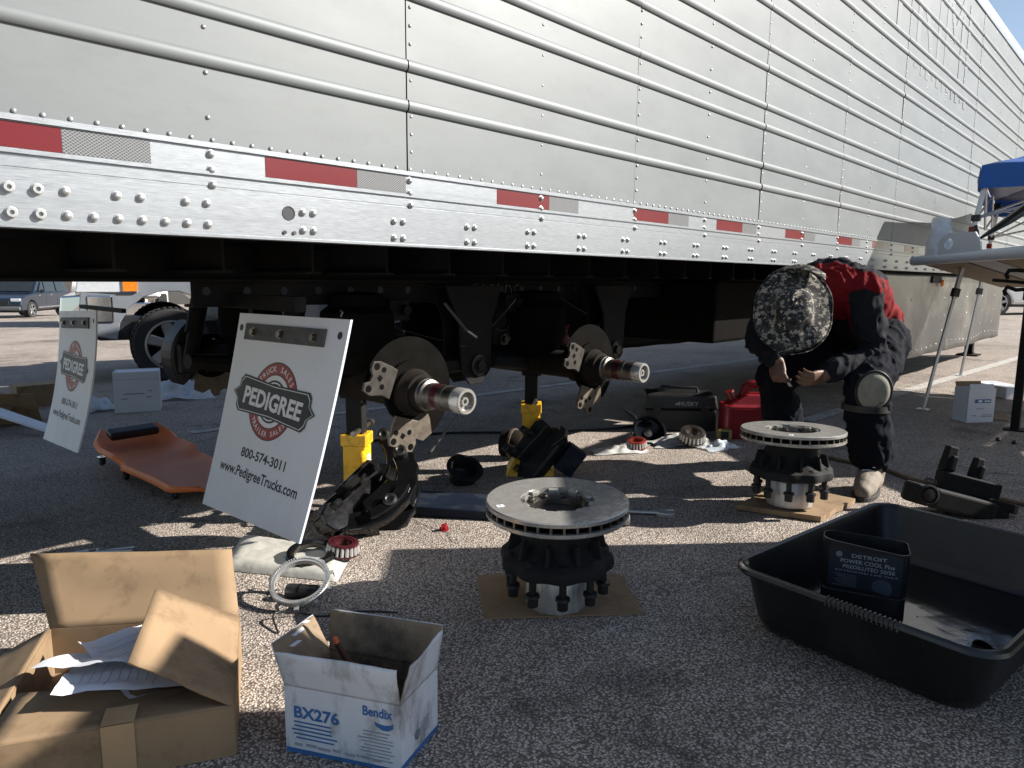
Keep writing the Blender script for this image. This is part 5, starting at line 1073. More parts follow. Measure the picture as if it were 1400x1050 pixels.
b = B(); b.box((0, 0, .006), (.26, .16, .008)); o = obj('cardboard_piece', b, MT['card'], None, 0); o.location = (6.22, .93, gz(6.2, .9)); o.rotation_euler = (0, 0, R(10)); tag(o, 'flat brown cardboard piece behind the white carton with a blue band', 'cardboard')
for (x, y), lb in (((5.28, .76), 'small black clod on the sunlit patch, left one of the two'), ((5.24, .67), 'small black clod on the sunlit patch, right one of the two')):
    b = B(); b.ell((0, 0, .012), (.022, .016, .014), 10, 6); o = obj('black_clod', b, MT['black'], None); o.location = (x, y, gz(x, y)); tag(o, lb, 'debris')
# ---------------------------------------------------------------- vehicles beyond the trailer
def wheel(par, loc, r, wdt, side, spokes=6):
    """road wheel whose face looks along side * y"""
    T = M.Translation(V(loc)) @ M.Rotation(R(90)*side, 4, 'X')
    # local z points to -side*y ... face at z = -wdt/2*... keep symmetric
    b = B(); ri = r*.66
    b.lathe([(ri, -wdt/2), (r*.93, -wdt/2), (r, -wdt*.36), (r, wdt*.36), (r*.93, wdt/2), (ri, wdt/2)], 40, T, cap=False); w_ = obj('wheel', b, MT['tyre'], par)
    for s in (-1, 1): b = B(); b.lathe([(ri*.93, s*wdt*.47), (ri*1.03, s*wdt*.47), (ri*1.03, s*wdt*.52), (ri*.95, s*wdt*.53)], 40, T, closed=True); obj('rim_lip', b, MT['rim'], w_)
    b = B()
    for k in range(44):
        a = 2*pi*k/44
        for z in (-wdt*.25, wdt*.25): b.box((r+.004, 0, z), (.014, r*.085, wdt*.34), T @ M.Rotation(a+(.07 if z > 0 else 0), 4, 'Z'))
    obj('tread', b, MT['tyre'], w_, 0, stuff=True)
    b = B(); b.lathe([(ri, -wdt*.45), (ri*.97, -wdt*.5), (ri*.9, -wdt*.48), (ri*.88, -wdt*.05), (0, -wdt*.02)], 40, T, cap=False); b.lathe([(ri, wdt*.45), (ri*.97, wdt*.5), (ri*.9, wdt*.48), (ri*.88, wdt*.05), (0, wdt*.02)], 40, T, cap=False); obj('rim_barrel', b, MT['castmatte'], w_)
    for k in range(spokes):
        a = 2*pi*k/spokes+.3
        for s in (-1, 1):
            b = B(); TT = T @ M.Rotation(a, 4, 'Z')
            b.hexa([(ri*.20, -r*.12, s*wdt*.40), (ri*.95, -r*.145, s*wdt*.46), (ri*.95, r*.145, s*wdt*.46), (ri*.20, r*.12, s*wdt*.40), (ri*.20, -r*.09, s*wdt*.45), (ri*.95, -r*.115, s*wdt*.49), (ri*.95, r*.115, s*wdt*.49), (ri*.20, r*.09, s*wdt*.45)], TT)
            obj('spoke', b, MT['rim'], w_, 0)
    for s in (-1, 1):
        b = B(); b.lathe([(ri*.36, s*wdt*.38), (ri*.34, s*wdt*.44), (ri*.22, s*wdt*.46), (ri*.20, s*wdt*.50), (0, s*wdt*.51)], 28, T)
        for k in range(8): a = 2*pi*k/8; b.lathe([(.011, s*wdt*.42), (.011, s*wdt*.48), (0, s*wdt*.485)], 8, T @ M.Rotation(a, 4, 'Z') @ M.Translation((ri*.28, 0, 0)))
        obj('wheel_hub', b, MT['rim'], w_)
    return w_
def body_sides(par, prof, half, m, bev=.05, name='body', taper=.0):
    b = B(); n = len(prof)
    b.v = [(x, -half+taper*max(0, z-.9), z) for x, z in prof]+[(x, half-taper*max(0, z-.9), z) for x, z in prof]
    a = sum(prof[i][0]*prof[(i+1) % n][1]-prof[(i+1) % n][0]*prof[i][1] for i in range(n))
    idx = list(range(n)); 
    if a < 0: b.f = [tuple(idx[::-1]), tuple(n+i for i in idx)]+[(i, (i+1) % n, n+(i+1) % n, n+i) for i in idx]
    else: b.f = [tuple(idx), tuple(n+i for i in idx[::-1])]+[((i+1) % n, i, n+i, n+(i+1) % n) for i in idx]
    b.mi = [0]*len(b.f)
    return obj(name, b, m, par, 0, bevel=bev, seg=3)
def arch(cx, r, n=9): return [(cx-r*cos(pi*k/n), max(.36, .36+r*sin(pi*k/n))) for k in range(n+1)]
def car(name, label, cat, loc, rz, paint, L=4.7, H=1.72, wb=2.85, wr_=.36, half=.93, group=None, van=False):
    r = thing(name, label, cat, (loc[0], loc[1], gz(*loc)), rz, group)
    xf, xr = wb/2, -wb/2; f = L/2; q = wr_+.07
    low = [(-f, .42), (-f+.02, 1.0), (-f+.10, 1.08), (f-1.35, 1.10), (f-.45, 1.0), (f-.08, .88), (f, .62), (f-.03, .36)]+[(x, z) for x, z in arch(xf, q)[::-1]]+[(x, z) for x, z in arch(xr, q)[::-1]]+[(-f+.03, .36)]
    body_sides(r, low, half, paint, .06)
    if van: top = [(-f+.03, 1.06), (-f+.05, H-.05), (-f+.2, H), (f-1.9, H), (f-1.25, 1.12), (f-1.25, 1.06)]
    else: top = [(-f+.06, 1.06), (-f+.42, H-.18), (-f+.75, H-.03), (-.1, H), (.45, H-.05), (f-1.3, 1.12), (f-1.3, 1.06)]
    body_sides(r, top, half-.05, paint, .05, 'cabin', .18)
    for s in (-1, 1):
        y = s*(half-.045); yt = s*(half-.045-.18*.5)
        segs = [(-f+.5, -.95), (-.85, .12), (.2, f-1.62)] if not van else [(f-2.5, f-1.75)]
        for a, c in segs:
            up_a = a+.12 if a < -1 else a; up_c = c-.42 if c > f-2 else c
            b = B(); b.quadslab([(a, y*1.0, 1.13), (c, y*1.0, 1.13), (up_c, yt, H-.16), (up_a, yt, H-.16)], .02); obj('side_window', b, MT['glass'], r, 0)
        b = B(); b.box((f-1.75, s*(half+.09), 1.16), (.14, .2, .14)); obj('mirror', b, paint, r, 0, bevel=.03)
        b = B(); b.box((f-.17, s*(half-.24), .80), (.26, .40, .15)); obj('headlight', b, MT['lens'], r, 0, bevel=.03)
        b = B(); b.box((-f+.05, s*(half-.12), .95), (.12, .16, .34)); obj('tail_light', b, MT['gasred'], r, 0, bevel=.02)
        for k in (0, 1): b = B(); b.box((-.32+k*1.05, s*(half+.005), .98), (.20, .02, .035)); obj('door_handle', b, MT['chrome'], r, 0)
        b = B(); b.box((0, s*(half+.01), .46), (wb-2*q-.05, .03, .06)); obj('side_trim', b, MT['chrome'], r, 0)
        for k in (0, 1): b = B(); b.box((-.87+k*1.03, s*(half+.001), .76), (.012, .006, .6)); obj('door_seam', b, MT['ink'], r, 0)
        wheel(r, (xf, s*(half-.12), wr_), wr_, .24, s, 5); wheel(r, (xr, s*(half-.12), wr_), wr_, .24, s, 5)
    b = B(); b.quadslab([(f-1.31, -half+.22, 1.15), (f-1.31, half-.22, 1.15), (.50 if not van else f-1.84, half-.30, H-.10), (.50 if not van else f-1.84, -half+.30, H-.10)], .03); obj('windscreen', b, MT['glass'], r, 0)
    b = B(); b.box((f-.02, 0, .70), (.08, .9, .2)); obj('grille', b, MT['black'], r, 0, bevel=.02); b = B(); b.box((f-.03, 0, .46), (.12, half*1.9, .16)); obj('bumper', b, MT['greypaint'], r, 0, bevel=.04)
    b = B(); b.box((f-.03, 0, .36), (.06, .35, .05)); b.box((0, 0, .34), (L-.9, half*1.6, .14)); obj('underbody', b, MT['ink'], r, 0)
    return r
car('parked_suv', 'dark blue sport utility vehicle parked in the sun beyond the lot, left edge', 'car', (8.4, 38.0), R(232), MT['carblue'])
car('parked_van', 'white van seen in slivers between the axles beyond the trailer', 'van', (12.2, 10.6), R(180), MT['carwhite'], 5.4, 2.1, 3.3, .38, .98, None, True)
car('parked_van', 'white van far off behind the dark post at the right edge', 'van', (30.6, 4.2), R(140), MT['carwhite'], 5.4, 2.1, 3.3, .40, .98, None, True)
# pickup just behind the trailer, nose to the left
pk = thing('pickup_truck', 'silver pickup truck with chrome bumper and six spoke alloy wheel behind the trailer', 'pickup truck', (5.16, 8.547, gz(5.1, 8.6)), R(162))
prof = [(-3.0, .62), (-3.0, 1.28), (-1.0, 1.30), (-1.0, 1.28), (1.15, 1.32), (2.45, 1.24), (2.62, 1.12), (2.66, .80), (2.5, .52)]+[(x, z+.12) for x, z in arch(1.79, .53)[::-1]]+[(x, z+.12) for x, z in arch(-1.9, .53)[::-1]]+[(-2.9, .5)]
pm = mat('silver_car_paint', (.26, .29, .33), .22, .3, var=.1, coat=.6)
body_sides(pk, prof, 1.0, pm, .05); body_sides(pk, [(-1.1, 1.27), (-.9, 1.86), (.2, 1.92), (.55, 1.86), (1.2, 1.32), (1.2, 1.27)], .92, pm, .05, 'cab', .2)
for s in (-1, 1):
    wheel(pk, (1.79, s*.88, .41), .41, .29, s, 6); wheel(pk, (-1.9, s*.88, .41), .41, .29, s, 6)
    b = B(); b.hexa([(2.10, s*.62, .99), (2.74, s*.56, .99), (2.68, s*1.0, .99), (2.10, s*1.03, .99), (2.10, s*.62, 1.21), (2.70, s*.56, 1.20), (2.64, s*1.0, 1.20), (2.10, s*1.03, 1.21)]); hl = obj('headlight', b, MT['lens'], pk, 0, bevel=.01)
    b = B(); b.box((2.17, s*1.022, 1.10), (.14, .03, .19)); obj('turn_signal', b, MT['amber'], hl, 0)
    b = B(); b.quadslab([(-.75, s*.925, 1.36), (.95, s*.925, 1.36), (.35, s*.81, 1.80), (-.72, s*.81, 1.80)], .02); obj('side_window', b, MT['glass'], pk, 0)
    b = B(); b.box((.85, s*1.12, 1.42), (.14, .24, .26)); obj('mirror', b, MT['black'], pk, 0, bevel=.03)
    b = B(); b.box((-.05, s*1.02, .48), (1.9, .12, .05)); obj('side_step', b, MT['chrome'], pk, 0, bevel=.01)
b = B(); b.hexa([(2.55, -.98, .66), (2.86, -.86, .66), (2.86, .86, .66), (2.55, .98, .66), (2.55, -.98, .97), (2.82, -.86, .95), (2.82, .86, .95), (2.55, .98, .97)]); b.box((2.46, -.99, .815), (.24, .05, .30)); b.box((2.46, .99, .815), (.24, .05, .30)); obj('bumper', b, MT['chrome'], pk, 0, bevel=.02)
b = B(); b.box((2.66, 0, 1.06), (.06, 1.1, .26)); g_ = obj('grille', b, MT['chrome'], pk, 0, bevel=.02)
for k in range(4): b = B(); b.box((2.695, 0, .97+.06*k), (.012, .96, .035)); obj('grille_slot', b, MT['ink'], g_, 0)
b = B(); b.box((0, 0, .56), (5.0, 1.5, .2)); b.box((2.3, 0, .52), (.5, 1.5, .10)); obj('underbody', b, MT['ink'], pk, 0)
# highway tractor farther back
st = thing('tractor_unit', 'white highway truck tractor with a black barred grille far behind the pickup', 'truck', (8.5, 25.4, gz(8.5, 25.4)), R(250))
b = B(); b.box((-1.2, 0, 2.1), (2.6, 2.3, 2.6), None, 0, .92); obj('cab', b, MT['carwhite'], st, 0, bevel=.12, seg=3); b = B(); b.box((1.1, 0, 1.45), (2.1, 1.9, 1.1), None, 0, .88); obj('hood', b, MT['carwhite'], st, 0, bevel=.12, seg=3)
b = B(); b.box((2.16, 0, 1.42), (.07, .95, .98)); gr = obj('grille', b, MT['chrome'], st, 0, bevel=.02)
for k in range(7): b = B(); b.box((2.205, 0, 1.02+.125*k), (.02, .86, .085)); obj('grille_bar', b, MT['ink'], gr, 0)
b = B(); b.box((2.2, 0, .58), (.35, 2.4, .38)); obj('bumper', b, MT['chrome'], st, 0, bevel=.05)
for s in (-1, 1):
    b = B(); b.box((1.98, s*.82, 1.2), (.28, .36, .26)); obj('headlight', b, MT['lens'], st, 0, bevel=.05)
    wheel(st, (1.1, s*.98, .5), .5, .28, s, 5); wheel(st, (-2.6, s*.95, .5), .5, .32, s, 5)
    b = B(); b.box((-.3, s*1.16, 2.3), (.9, .03, .7)); obj('side_window', b, MT['glass'], st, 0)
b = B(); b.box((.155, 0, 2.55), (.05, 2.0, .7)); obj('windscreen', b, MT['glass'], st, 0); b = B(); b.box((-1, 0, .75), (5.5, .9, .25)); obj('chassis', b, MT['under'], st, 0)
# workshop behind the lot
ws = thing('workshop_building', 'pale workshop building with dark doorways at the far side of the lot', 'building', (15, 66, gz(15, 66)))
b = B(); b.box((8, 4, 2.6), (70, 8, 5.2)); obj('wall', b, MT['wall'], ws, 0); b = B(); b.box((8, 4, 5.35), (71, 9, .3)); obj('roof', b, MT['greypaint'], ws, 0)
for k in range(-5, 9):
    x = 4.6*k+2.2; b = B(); b.box((x, -.02, 1.75), (2.2, .12, 3.5)); dd = obj('doorway', b, MT['dark'], ws, 0); b = B(); b.box((x, -.085, 3.62), (2.6, .07, .24)); b.box((x-1.2, -.085, 1.75), (.2, .07, 3.5)); b.box((x+1.2, -.085, 1.75), (.2, .07, 3.5)); obj('door_frame', b, MT['carwhite'], dd, 0)
for k in range(-5, 9):
    x = 4.6*k+.1; b = B(); b.box((x, -.28, .55), (.5, .4, 1.1)); obj('bollard', b, MT['yellowwall'], ws, 0, bevel=.05)
# ---------------------------------------------------------------- blue canopy
cp = thing('pop_up_canopy', 'blue pop-up canopy on leaning grey legs beside the front of the trailer', 'canopy', (7.8, .1, gz(7.8, .1)))
feet = [V((6.283, 1.42, gz(6, 1.42))), V((8.95, 1.695, gz(9, 1.7))), V((9.05, -1.15, gz(9, -1.2))), V((6.4, -1.3, gz(6.4, -1.3)))]
tops = [V((6.60, 1.21, 1.78)), V((9.15, 1.55, 1.76)), V((9.3, -1.30, 1.80)), V((6.7, -1.46, 1.86))]
for f, t in zip(feet, tops):
    m1 = f.lerp(t, .52); d = (t-f).normalized()
    b = B(); b.tube([f+d*.01, m1], .0135, 4); lg = obj('leg', b, MT['leg'], cp, 0, world=True); b = B(); b.tube([m1-d*.05, t], .019, 4); obj('upper_leg', b, MT['leg'], lg, 0, world=True)
    b = B(); b.tube([m1-d*.035, m1+d*.03], .032, 4); obj('leg_clamp', b, MT['black'], lg, 0, world=True); b = B(); b.box((f.x, f.y, f.z+.004), (.085, .085, .006)); obj('foot', b, MT['leg'], lg, 0, world=True)
    b = B(); b.box((t.x, t.y, t.z+.02), (.07, .07, .10)); obj('corner_bracket', b, MT['black'], cp, 0, world=True, bevel=.008)
    b = B(); sl = f.lerp(t, .84); b.box((sl.x, sl.y, sl.z), (.06, .06, .05)); obj('slider', b, MT['black'], cp, 0, world=True, bevel=.006)
    b = B(); s2 = f.lerp(t, .79); b.box((s2.x, s2.y, s2.z), (.05, .05, .05)); obj('release_tab', b, MT['gasred'], cp, 0, world=True, bevel=.006)
peak = V((7.95, 0.0, 2.42)); cor = [t+V((0, 0, .11))+(t-V((7.95, 0, 1.74))).normalized()*.05 for t in tops]
for i in range(4):
    a, c = tops[i], tops[(i+1) % 4]; fa, fc = feet[i].lerp(a, .84), feet[(i+1) % 4].lerp(c, .84); mid = (a+c)/2+V((0, 0, .02)); mf = (fa+fc)/2
    for p, q in ((a, mf.lerp(mid, .0)), (fa, mid), (c, mf), (fc, mid)):
        b = B(); b.tube([p, q], .010, 4); obj('truss_bar', b, MT['leg'], cp, 0, world=True)
    b = B(); b.tube([fa, peak-V((0, 0, .25))], .010, 4); obj('truss_bar', b, MT['leg'], cp, 0, world=True)
    # roof panel with a slight sag and the valance below it
    A, D = cor[i], cor[(i+1) % 4]; n = 14; pts = []
    for u in range(n+1):
        for v in range(n+1):
            e = A.lerp(D, u/n); p = e.lerp(peak, v/n); sag = -.10*sin(pi*v/n)*(.4+.6*sin(pi*u/n))-.05*sin(pi*u/n)*(1-v/n)+.012*mnoise.noise((u*.5, v*.5, i)); pts.append(p+V((0, 0, sag)))
    b = B(); b.grid(pts, n+1, n+1); o = obj('roof_panel', b, [MT['ctop'], MT['cunder']], cp, 60, world=True); md = o.modifiers.new('s', 'SOLIDIFY'); md.thickness = .004; md.material_offset = 1; md.offset = -1
    pts = []; out = ((A+D)/2-V((7.95, 0, 1.85))); out.z = 0; out.normalize()
    for u in range(41):
        for v in range(6):
            e = A.lerp(D, u/40)+V((0, 0, -.05*sin(pi*u/40))); pts.append(e+V((0, 0, -.17*v/5))+out*(.008+.018*sin(u*1.1)*v/5+.02*mnoise.noise((u*.4, v*.4, i+4))*v/5))
    b = B(); b.grid(pts, 41, 6); obj('valance', b, MT['ctop'], cp, 60, world=True)
# ---------------------------------------------------------------- white rimmed work table by the right edge
P0, P1, W_ = V((6.34, 1.60, 1.17)), V((4.95, -.14, 1.235)), V((1.18, -.42, -.20))
tbl = thing('work_table', 'sloping plywood table top with a thick white rim on dark posts, right edge', 'table', (5.9, .6, gz(5.9, .6)))
ex = (P1-P0).normalized(); nz_ = ex.cross(W_).normalized(); nz_ = nz_ if nz_.z > 0 else -nz_
b = B(); b.tube([P0+V((0, 0, -.005)), P1+V((0, 0, .01))], [.036, .052], 12, True, None, 0); obj('rim', b, MT['lidwhite'], tbl, world=True)
b = B(); b.quadslab([P0+W_*.02+nz_*.03, P1+W_*.02+nz_*.03, P1+W_+nz_*.03, P0+W_+nz_*.03], .012); obj('top_skin', b, MT['lidwhite'], tbl, 0, world=True)
LL = (P1-P0).length
cuts = [0, .22, .45, .49, .72, 1.0, 1.3, 1.6, 1.9, LL]
for i in range(len(cuts)-1):
    a, c = P0+ex*(cuts[i]+.002), P0+ex*(cuts[i+1]-.002); mk = 'greypaint' if i == 3 else ('under' if i == 2 else 'wood'); off = nz_*(.0 if i not in (2, 3) else -.006)
    b = B(); b.quadslab([a+W_*.03+off, c+W_*.03+off, c+W_*.99+off, a+W_*.99+off], .022); obj('board', b, MT[mk], tbl, 0, world=True, label={'greypaint': 'grey painted board', 'under': 'dark metal strip'}.get(mk))
b = B(); b.quadslab([P1+ex*.004+W_*.25, P1+ex*1.15+W_*.25, P1+ex*1.15+W_*.99, P1+ex*.004+W_*.99], .022); obj('board', b, MT['wood'], tbl, 0, world=True)  # extra board out of view, added to shade the ground around the caliper
for k, (x, y) in enumerate(((5.763, .744), (5.06, -.10), (6.9, .35), (6.2, -.52))):
    tz_ = (1.165 if k < 2 else .99); b = B(); b.box((x, y, (gz(x, y)+tz_)/2), (.05, .05, tz_-gz(x, y))); b.box((x, y, gz(x, y)+.006), (.12, .12, .010)); obj('post', b, MT['under'], tbl, 0, world=True, bevel=.003)
b = B(); b.box((5.80, .675, .58), (.035, .03, 1.1)); obj('side_strip', b, MT['lidwhite'], tbl, 0, world=True, bevel=.003)
for z, s in ((1.075, 1), (.965, -1)):
    b = B(); b.tube([(5.76, .74, z), (5.80, .83, z+.01*s), (5.83, .885, z+.01), (5.84, .90, z-.02), (5.835, .885, z-.045)], .013, 8); obj('hook', b, MT['under'], tbl, world=True)
b = B(); b.tube([(5.74, .72, 1.0), (5.9, .98, 1.02)], .012, 6); b.box((5.75, .73, 1.0), (.09, .09, .22)); obj('hook_plate', b, MT['under'], tbl, 0, world=True)
def p3(a, c): return V(a)+V(c)
# things on the table
pv = V((6.02, 1.24, 1.20)); T = frame(pv, -ex, (0, 0, 1))
pb = thing('bracket_plate', 'pale metal bracket plate with a round hole, standing on the white rimmed table', 'bracket', tuple(pv))
outer = [(-.22, 0), (.20, 0), (.19, .12), (.10, .165), (-.17, .15), (-.22, .06)]; hx, hy, hr = .09, .085, .042
b = B(); n = 24; ring = [(hx+hr*cos(2*pi*k/n), hy+hr*sin(2*pi*k/n)) for k in range(n)]
def far_pt(a):
    # point on the outline in the direction a from the hole
    best = None
    for i in range(len(outer)):
        (x1, y1), (x2, y2) = outer[i], outer[(i+1) % len(outer)]; dx, dy = cos(a), sin(a); ex_, ey_ = x2-x1, y2-y1; den = dx*ey_-dy*ex_
        if abs(den) < 1e-9: continue
        t = ((x1-hx)*ey_-(y1-hy)*ex_)/den; u = ((x1-hx)*dy-(y1-hy)*dx)/den
        if t > 0 and -1e-6 <= u <= 1+1e-6 and (best is None or t < best): best = t
    return (hx+cos(a)*best, hy+sin(a)*best)
outr = [far_pt(2*pi*k/n) for k in range(n)]
vs = [(x, y, z) for z in (0, .012) for x, y in ring+outr]; k2 = 2*n; fs = []
for k in range(n):
    k1 = (k+1) % n; fs += [(k, k1, n+k1, n+k), (k2+k, k2+n+k, k2+n+k1, k2+k1), (k, k2+k, k2+k1, k1), (n+k, n+k1, k2+n+k1, k2+n+k)]
b.add(vs, fs, T); obj('plate', b, MT['lidwhite'], pb, 0, world=True)
b = B(); b.lathe([(.018, -.03), (.045, -.03), (.045, .03), (.018, .03)], 22, T @ TR((-.06, .055, .05)), closed=True); b.tube([(-.09, .06, .05), (-.12, .12, .05), (-.10, .20, .05)], .014, 8, True, T); obj('cam_lever', b, MT['cast'], pb, world=True)
b = B(); b.tube([(5.98, 1.10, 1.31), (5.85, .92, 1.42), (5.62, .62, 1.62), (5.4, .35, 1.80)], [.010, .035, .055, .065], 12, True, None, 0, .8); tag(obj('black_strap', b, MT['black'], None), 'broad black strap rising from the table towards the canopy', 'strap')
b = B(); n = 14; pts = []
for i in range(n+1):
    for j in range(n+1):
        u, v = i/n, j/n; a = 2*pi*u; rr_ = .12*(1-.35*v)+.03*mnoise.noise((cos(a)*2, sin(a)*2, v*4)); pts.append((6.30+rr_*cos(a), 1.42+rr_*.8*sin(a), 1.19+.30*v+.03*mnoise.noise((u*7, v*2, 1))))
b.grid(pts, n+1, n+1); tag(obj('plastic_bag', b, MT['bag'], None, 60), 'crumpled clear plastic bag standing at the far end of the table', 'plastic bag')
# tool chest added out of shot on the right to shade the foreground
tc_ = thing('shade_chest', 'tall grey rolling tool chest added out of view on the right to shade the foreground', 'tool chest', (3.02, -.40, gz(3, -.4)), R(45))
b = B(); b.box((0, 0, .78), (1.44, .58, 1.34)); obj('cabinet', b, MT['greypaint'], tc_, 0, bevel=.012)
for k in range(7):
    for s in (-1, 1):
        b = B(); b.box((s*.355, .293, .22+.18*k), (.68, .012, .165)); dw = obj('drawer', b, MT['greypaint'], tc_, 0, bevel=.004); b = B(); b.box((s*.355, .304, .275+.18*k), (.6, .014, .018)); obj('handle', b, MT['chrome'], dw, 0)
for x in (-.62, .62):
    for y in (-.22, .22): b = B(); b.cyl((x-.02, y, .055), (x+.02, y, .055), .055, n=18); b.box((x, y, .10), (.07, .06, .03)); obj('caster', b, MT['black'], tc_)
cs = thing('shade_crate', 'black lidded crate added out of view on the tool chest to extend its shade', 'crate', (3.02-.53*.707, -.40-.53*.707, gz(3, -.4)+1.452), R(45))  # unseen crate added to raise the blocker and shade the boxes
b = B(); b.box((0, 0, .19), (.40, .50, .38), None, 0, 1.06); obj('bin', b, MT['black'], cs, 0, bevel=.015); b = B(); b.box((0, 0, .395), (.44, .55, .03)); obj('lid', b, MT['black'], cs, 0, bevel=.008)
# ---------------------------------------------------------------- the worker bending over the far rotor
pr_ = thing('person', 'worker in a camouflage hat and red and grey jacket bending beside a rotor', 'person', (3.62, 1.22, gz(3.6, 1.2)))
J = dict(hip=V((4.00, 1.23, .76)), nh=V((3.97, 1.11, .71)), fh=V((4.02, 1.37, .71)), nk=V((3.56, 1.045, .50)), fk=V((3.66, 1.52, .50)), na=V((3.585, 1.005, .10)), fa=V((3.82, 1.52, .09)),
         mid=V((3.86, 1.25, .935)), ch=V((3.68, 1.29, .975)), nk_=V((3.53, 1.335, .94)), ns=V((3.66, 1.135, .965)), fs=V((3.58, 1.49, .96)), ne=V((3.70, 1.075, .655)), nw=V((3.435, 1.20, .560)), fe=V((3.42, 1.53, .71)), fw=V((3.325, 1.385, .625)), hd=V((3.44, 1.365, .875)))
sz = lambda p: V(p)
def hand(b, wrist, d, up_, side, curl, s=1.0):
    d = V(d).normalized(); T = frame(wrist, d, V(up_).cross(d) if False else (V(up_)-d*V(up_).dot(d)))
    # x along the hand, y across, z = palm side
    b.tube([(-.03, 0, 0), (.0, 0, 0), (.03, 0, .002), (.06, 0, .002), (.088, 0, 0)], [.027, .030, .037, .041, .038], 12, True, T, 0, .42)
    for k, (y, ln) in enumerate(((-.030, .066), (-.010, .078), (.010, .074), (.029, .058))):
        p = V((.078, y, 0)); a = 0; P = [p]; c = curl*(1+.12*k)
        for q, fr in enumerate((.42, .33, .25)):
            a += c*(.8, 1.0, .75)[q]; p = p+V((cos(a), .06*(y/.03)*(1-q*.5), sin(a)))*ln*fr*s; P.append(p)
        b.tube(P, [.0098, .0092, .0083, .0066], 8, True, T); b.ell(tuple(P[-1]), .0066, 8, 6, T)
    P = [V((.012, side*.026, .008)), V((.036, side*.046, .020)), V((.060, side*.048, .034)), V((.080, side*.036, .044))]; b.tube(P, [.015, .0125, .0105, .0078], 8, True, T); b.ell(tuple(P[-1]), .0078, 8, 6, T)
b = B()
def limb(b, pts, rs, n=12): b.tube(pts, rs, n); [b.ell(tuple(p), r*.98, n, 8) for p, r in zip(pts, rs)]
limb(b, [J['hip'], J['mid'], J['ch'], J['nk_']], [.10, .10, .11, .06]); limb(b, [J['ch'], J['ns'], J['ne'], J['nw']], [.08, .06, .042, .030]); limb(b, [J['ch'], J['fs'], J['fe'], J['fw']], [.08, .06, .042, .030])
limb(b, [J['hip'], J['nh'], J['nk'], J['na'], J['na']+V((0, 0, -.03))], [.09, .075, .052, .040, .04]); limb(b, [J['hip'], J['fh'], J['fk'], J['fa'], J['fa']+V((0, 0, -.03))], [.09, .075, .052, .040, .04])
limb(b, [J['nk_'], V((3.485, 1.35, .91)), J['hd']], [.062, .056, .06])
hx_ = V((-.62, -.30, .42)).normalized()
Th = frame(J['hd'], V((-.55, .12, -.75)), V((.3, -.9, -.3)))   # x = where the face looks
b.ell((0, 0, 0), (.098, .074, .092), 18, 14, Th); b.ell((.045, 0, -.055), (.055, .052, .05), 12, 10, Th)
b.ell((.102, 0, -.010), (.020, .013, .024), 8, 6, Th); b.ell((.098, 0, .012), (.010, .012, .02), 8, 6, Th); b.ell((.088, .030, .018), (.012, .02, .010), 8, 6, Th); b.ell((.088, -.030, .018), (.012, .02, .010), 8, 6, Th); b.ell((.095, 0, -.048), (.012, .024, .008), 8, 6, Th)
for s in (-1, 1): b.ell((-.005, s*.078, -.005), (.018, .010, .030), 8, 6, Th)
hand(b, J['nw'], V((-.96, .42, -.16)), (-.25, -.30, .9), -1, .55); hand(b, J['fw'], V((-.45, -.28, -.80)), (.1, .9, -.2), 1, .85)
me = final_mesh('body', b, MT['skin'], .0048, 3); obj('body', me, None, pr_, world=True)
for s in (-1, 1):
    b = B(); b.ell((.094, s*.030, .004), (.009, .013, .008), 10, 8, Th); obj('eye', b, MT['paper'], pr_, world=True)
def folds(c, n, amp=.008, s=1.0, seed=0):
    q = (c.x*9*s, c.y*9*s, c.z*9*s+seed); w = mnoise.noise(q)
    r1 = 1-abs(mnoise.noise((c.x*13*s+w, c.y*20*s, c.z*11*s+seed+w*1.5)))*2
    r2 = 1-abs(mnoise.noise((c.x*26*s+2*w, c.y*30*s, c.z*22*s+seed)))*2
    return amp*(.9*w+.9*r1*max(0, r1)*1.0+.35*r2-.3)
# jacket
b = B()
def oval(b, pts, ry, rz, axis, n=20):
    """cross sections across the body: half width ry, half depth rz"""
    vs = []; fs = []
    for i, p in enumerate(pts):
        d = (pts[min(i+1, len(pts)-1)]-pts[max(i-1, 0)]).normalized(); u = (V(axis)-d*V(axis).dot(d)).normalized(); v_ = d.cross(u)
        for j in range(n): t = 2*pi*j/n; vs.append(p+u*cos(t)*ry[i]+v_*sin(t)*rz[i])
    for i in range(len(pts)-1):
        for j in range(n): fs.append((i*n+j, i*n+(j+1) % n, (i+1)*n+(j+1) % n, (i+1)*n+j))
    fs.append(tuple(range(n-1, -1, -1))); fs.append(tuple((len(pts)-1)*n+j for j in range(n))); b.add(vs, fs)
AXY = V((-.12, 1, .02))
oval(b, [J['hip']+V((.06, .0, -.04)), J['hip']+V((.03, 0, .03)), J['hip'].lerp(J['mid'], .6), J['mid'], J['mid'].lerp(J['ch'], .6), J['ch'], J['ch'].lerp(J['nk_'], .45), J['nk_']], [.185, .19, .185, .185, .195, .195, .165, .075], [.135, .14, .138, .138, .142, .135, .115, .07], AXY)
limb(b, [J['ns']+V((.02, .05, .0)), J['ns'], J['ns'].lerp(J['ne'], .5), J['ne'], J['ne'].lerp(J['nw'], .5), J['ne'].lerp(J['nw'], .82)], [.095, .088, .076, .070, .060, .052]); limb(b, [J['fs']+V((.0, -.05, .0)), J['fs'], J['fs'].lerp(J['fe'], .5), J['fe'], J['fe'].lerp(J['fw'], .5), J['fe'].lerp(J['fw'], .85)], [.095, .088, .074, .068, .058, .050])
b.tube([J['nk_']+V((.03, 0, .0)), J['nk_']+V((-.035, .008, -.02))], [.085, .078], 16)
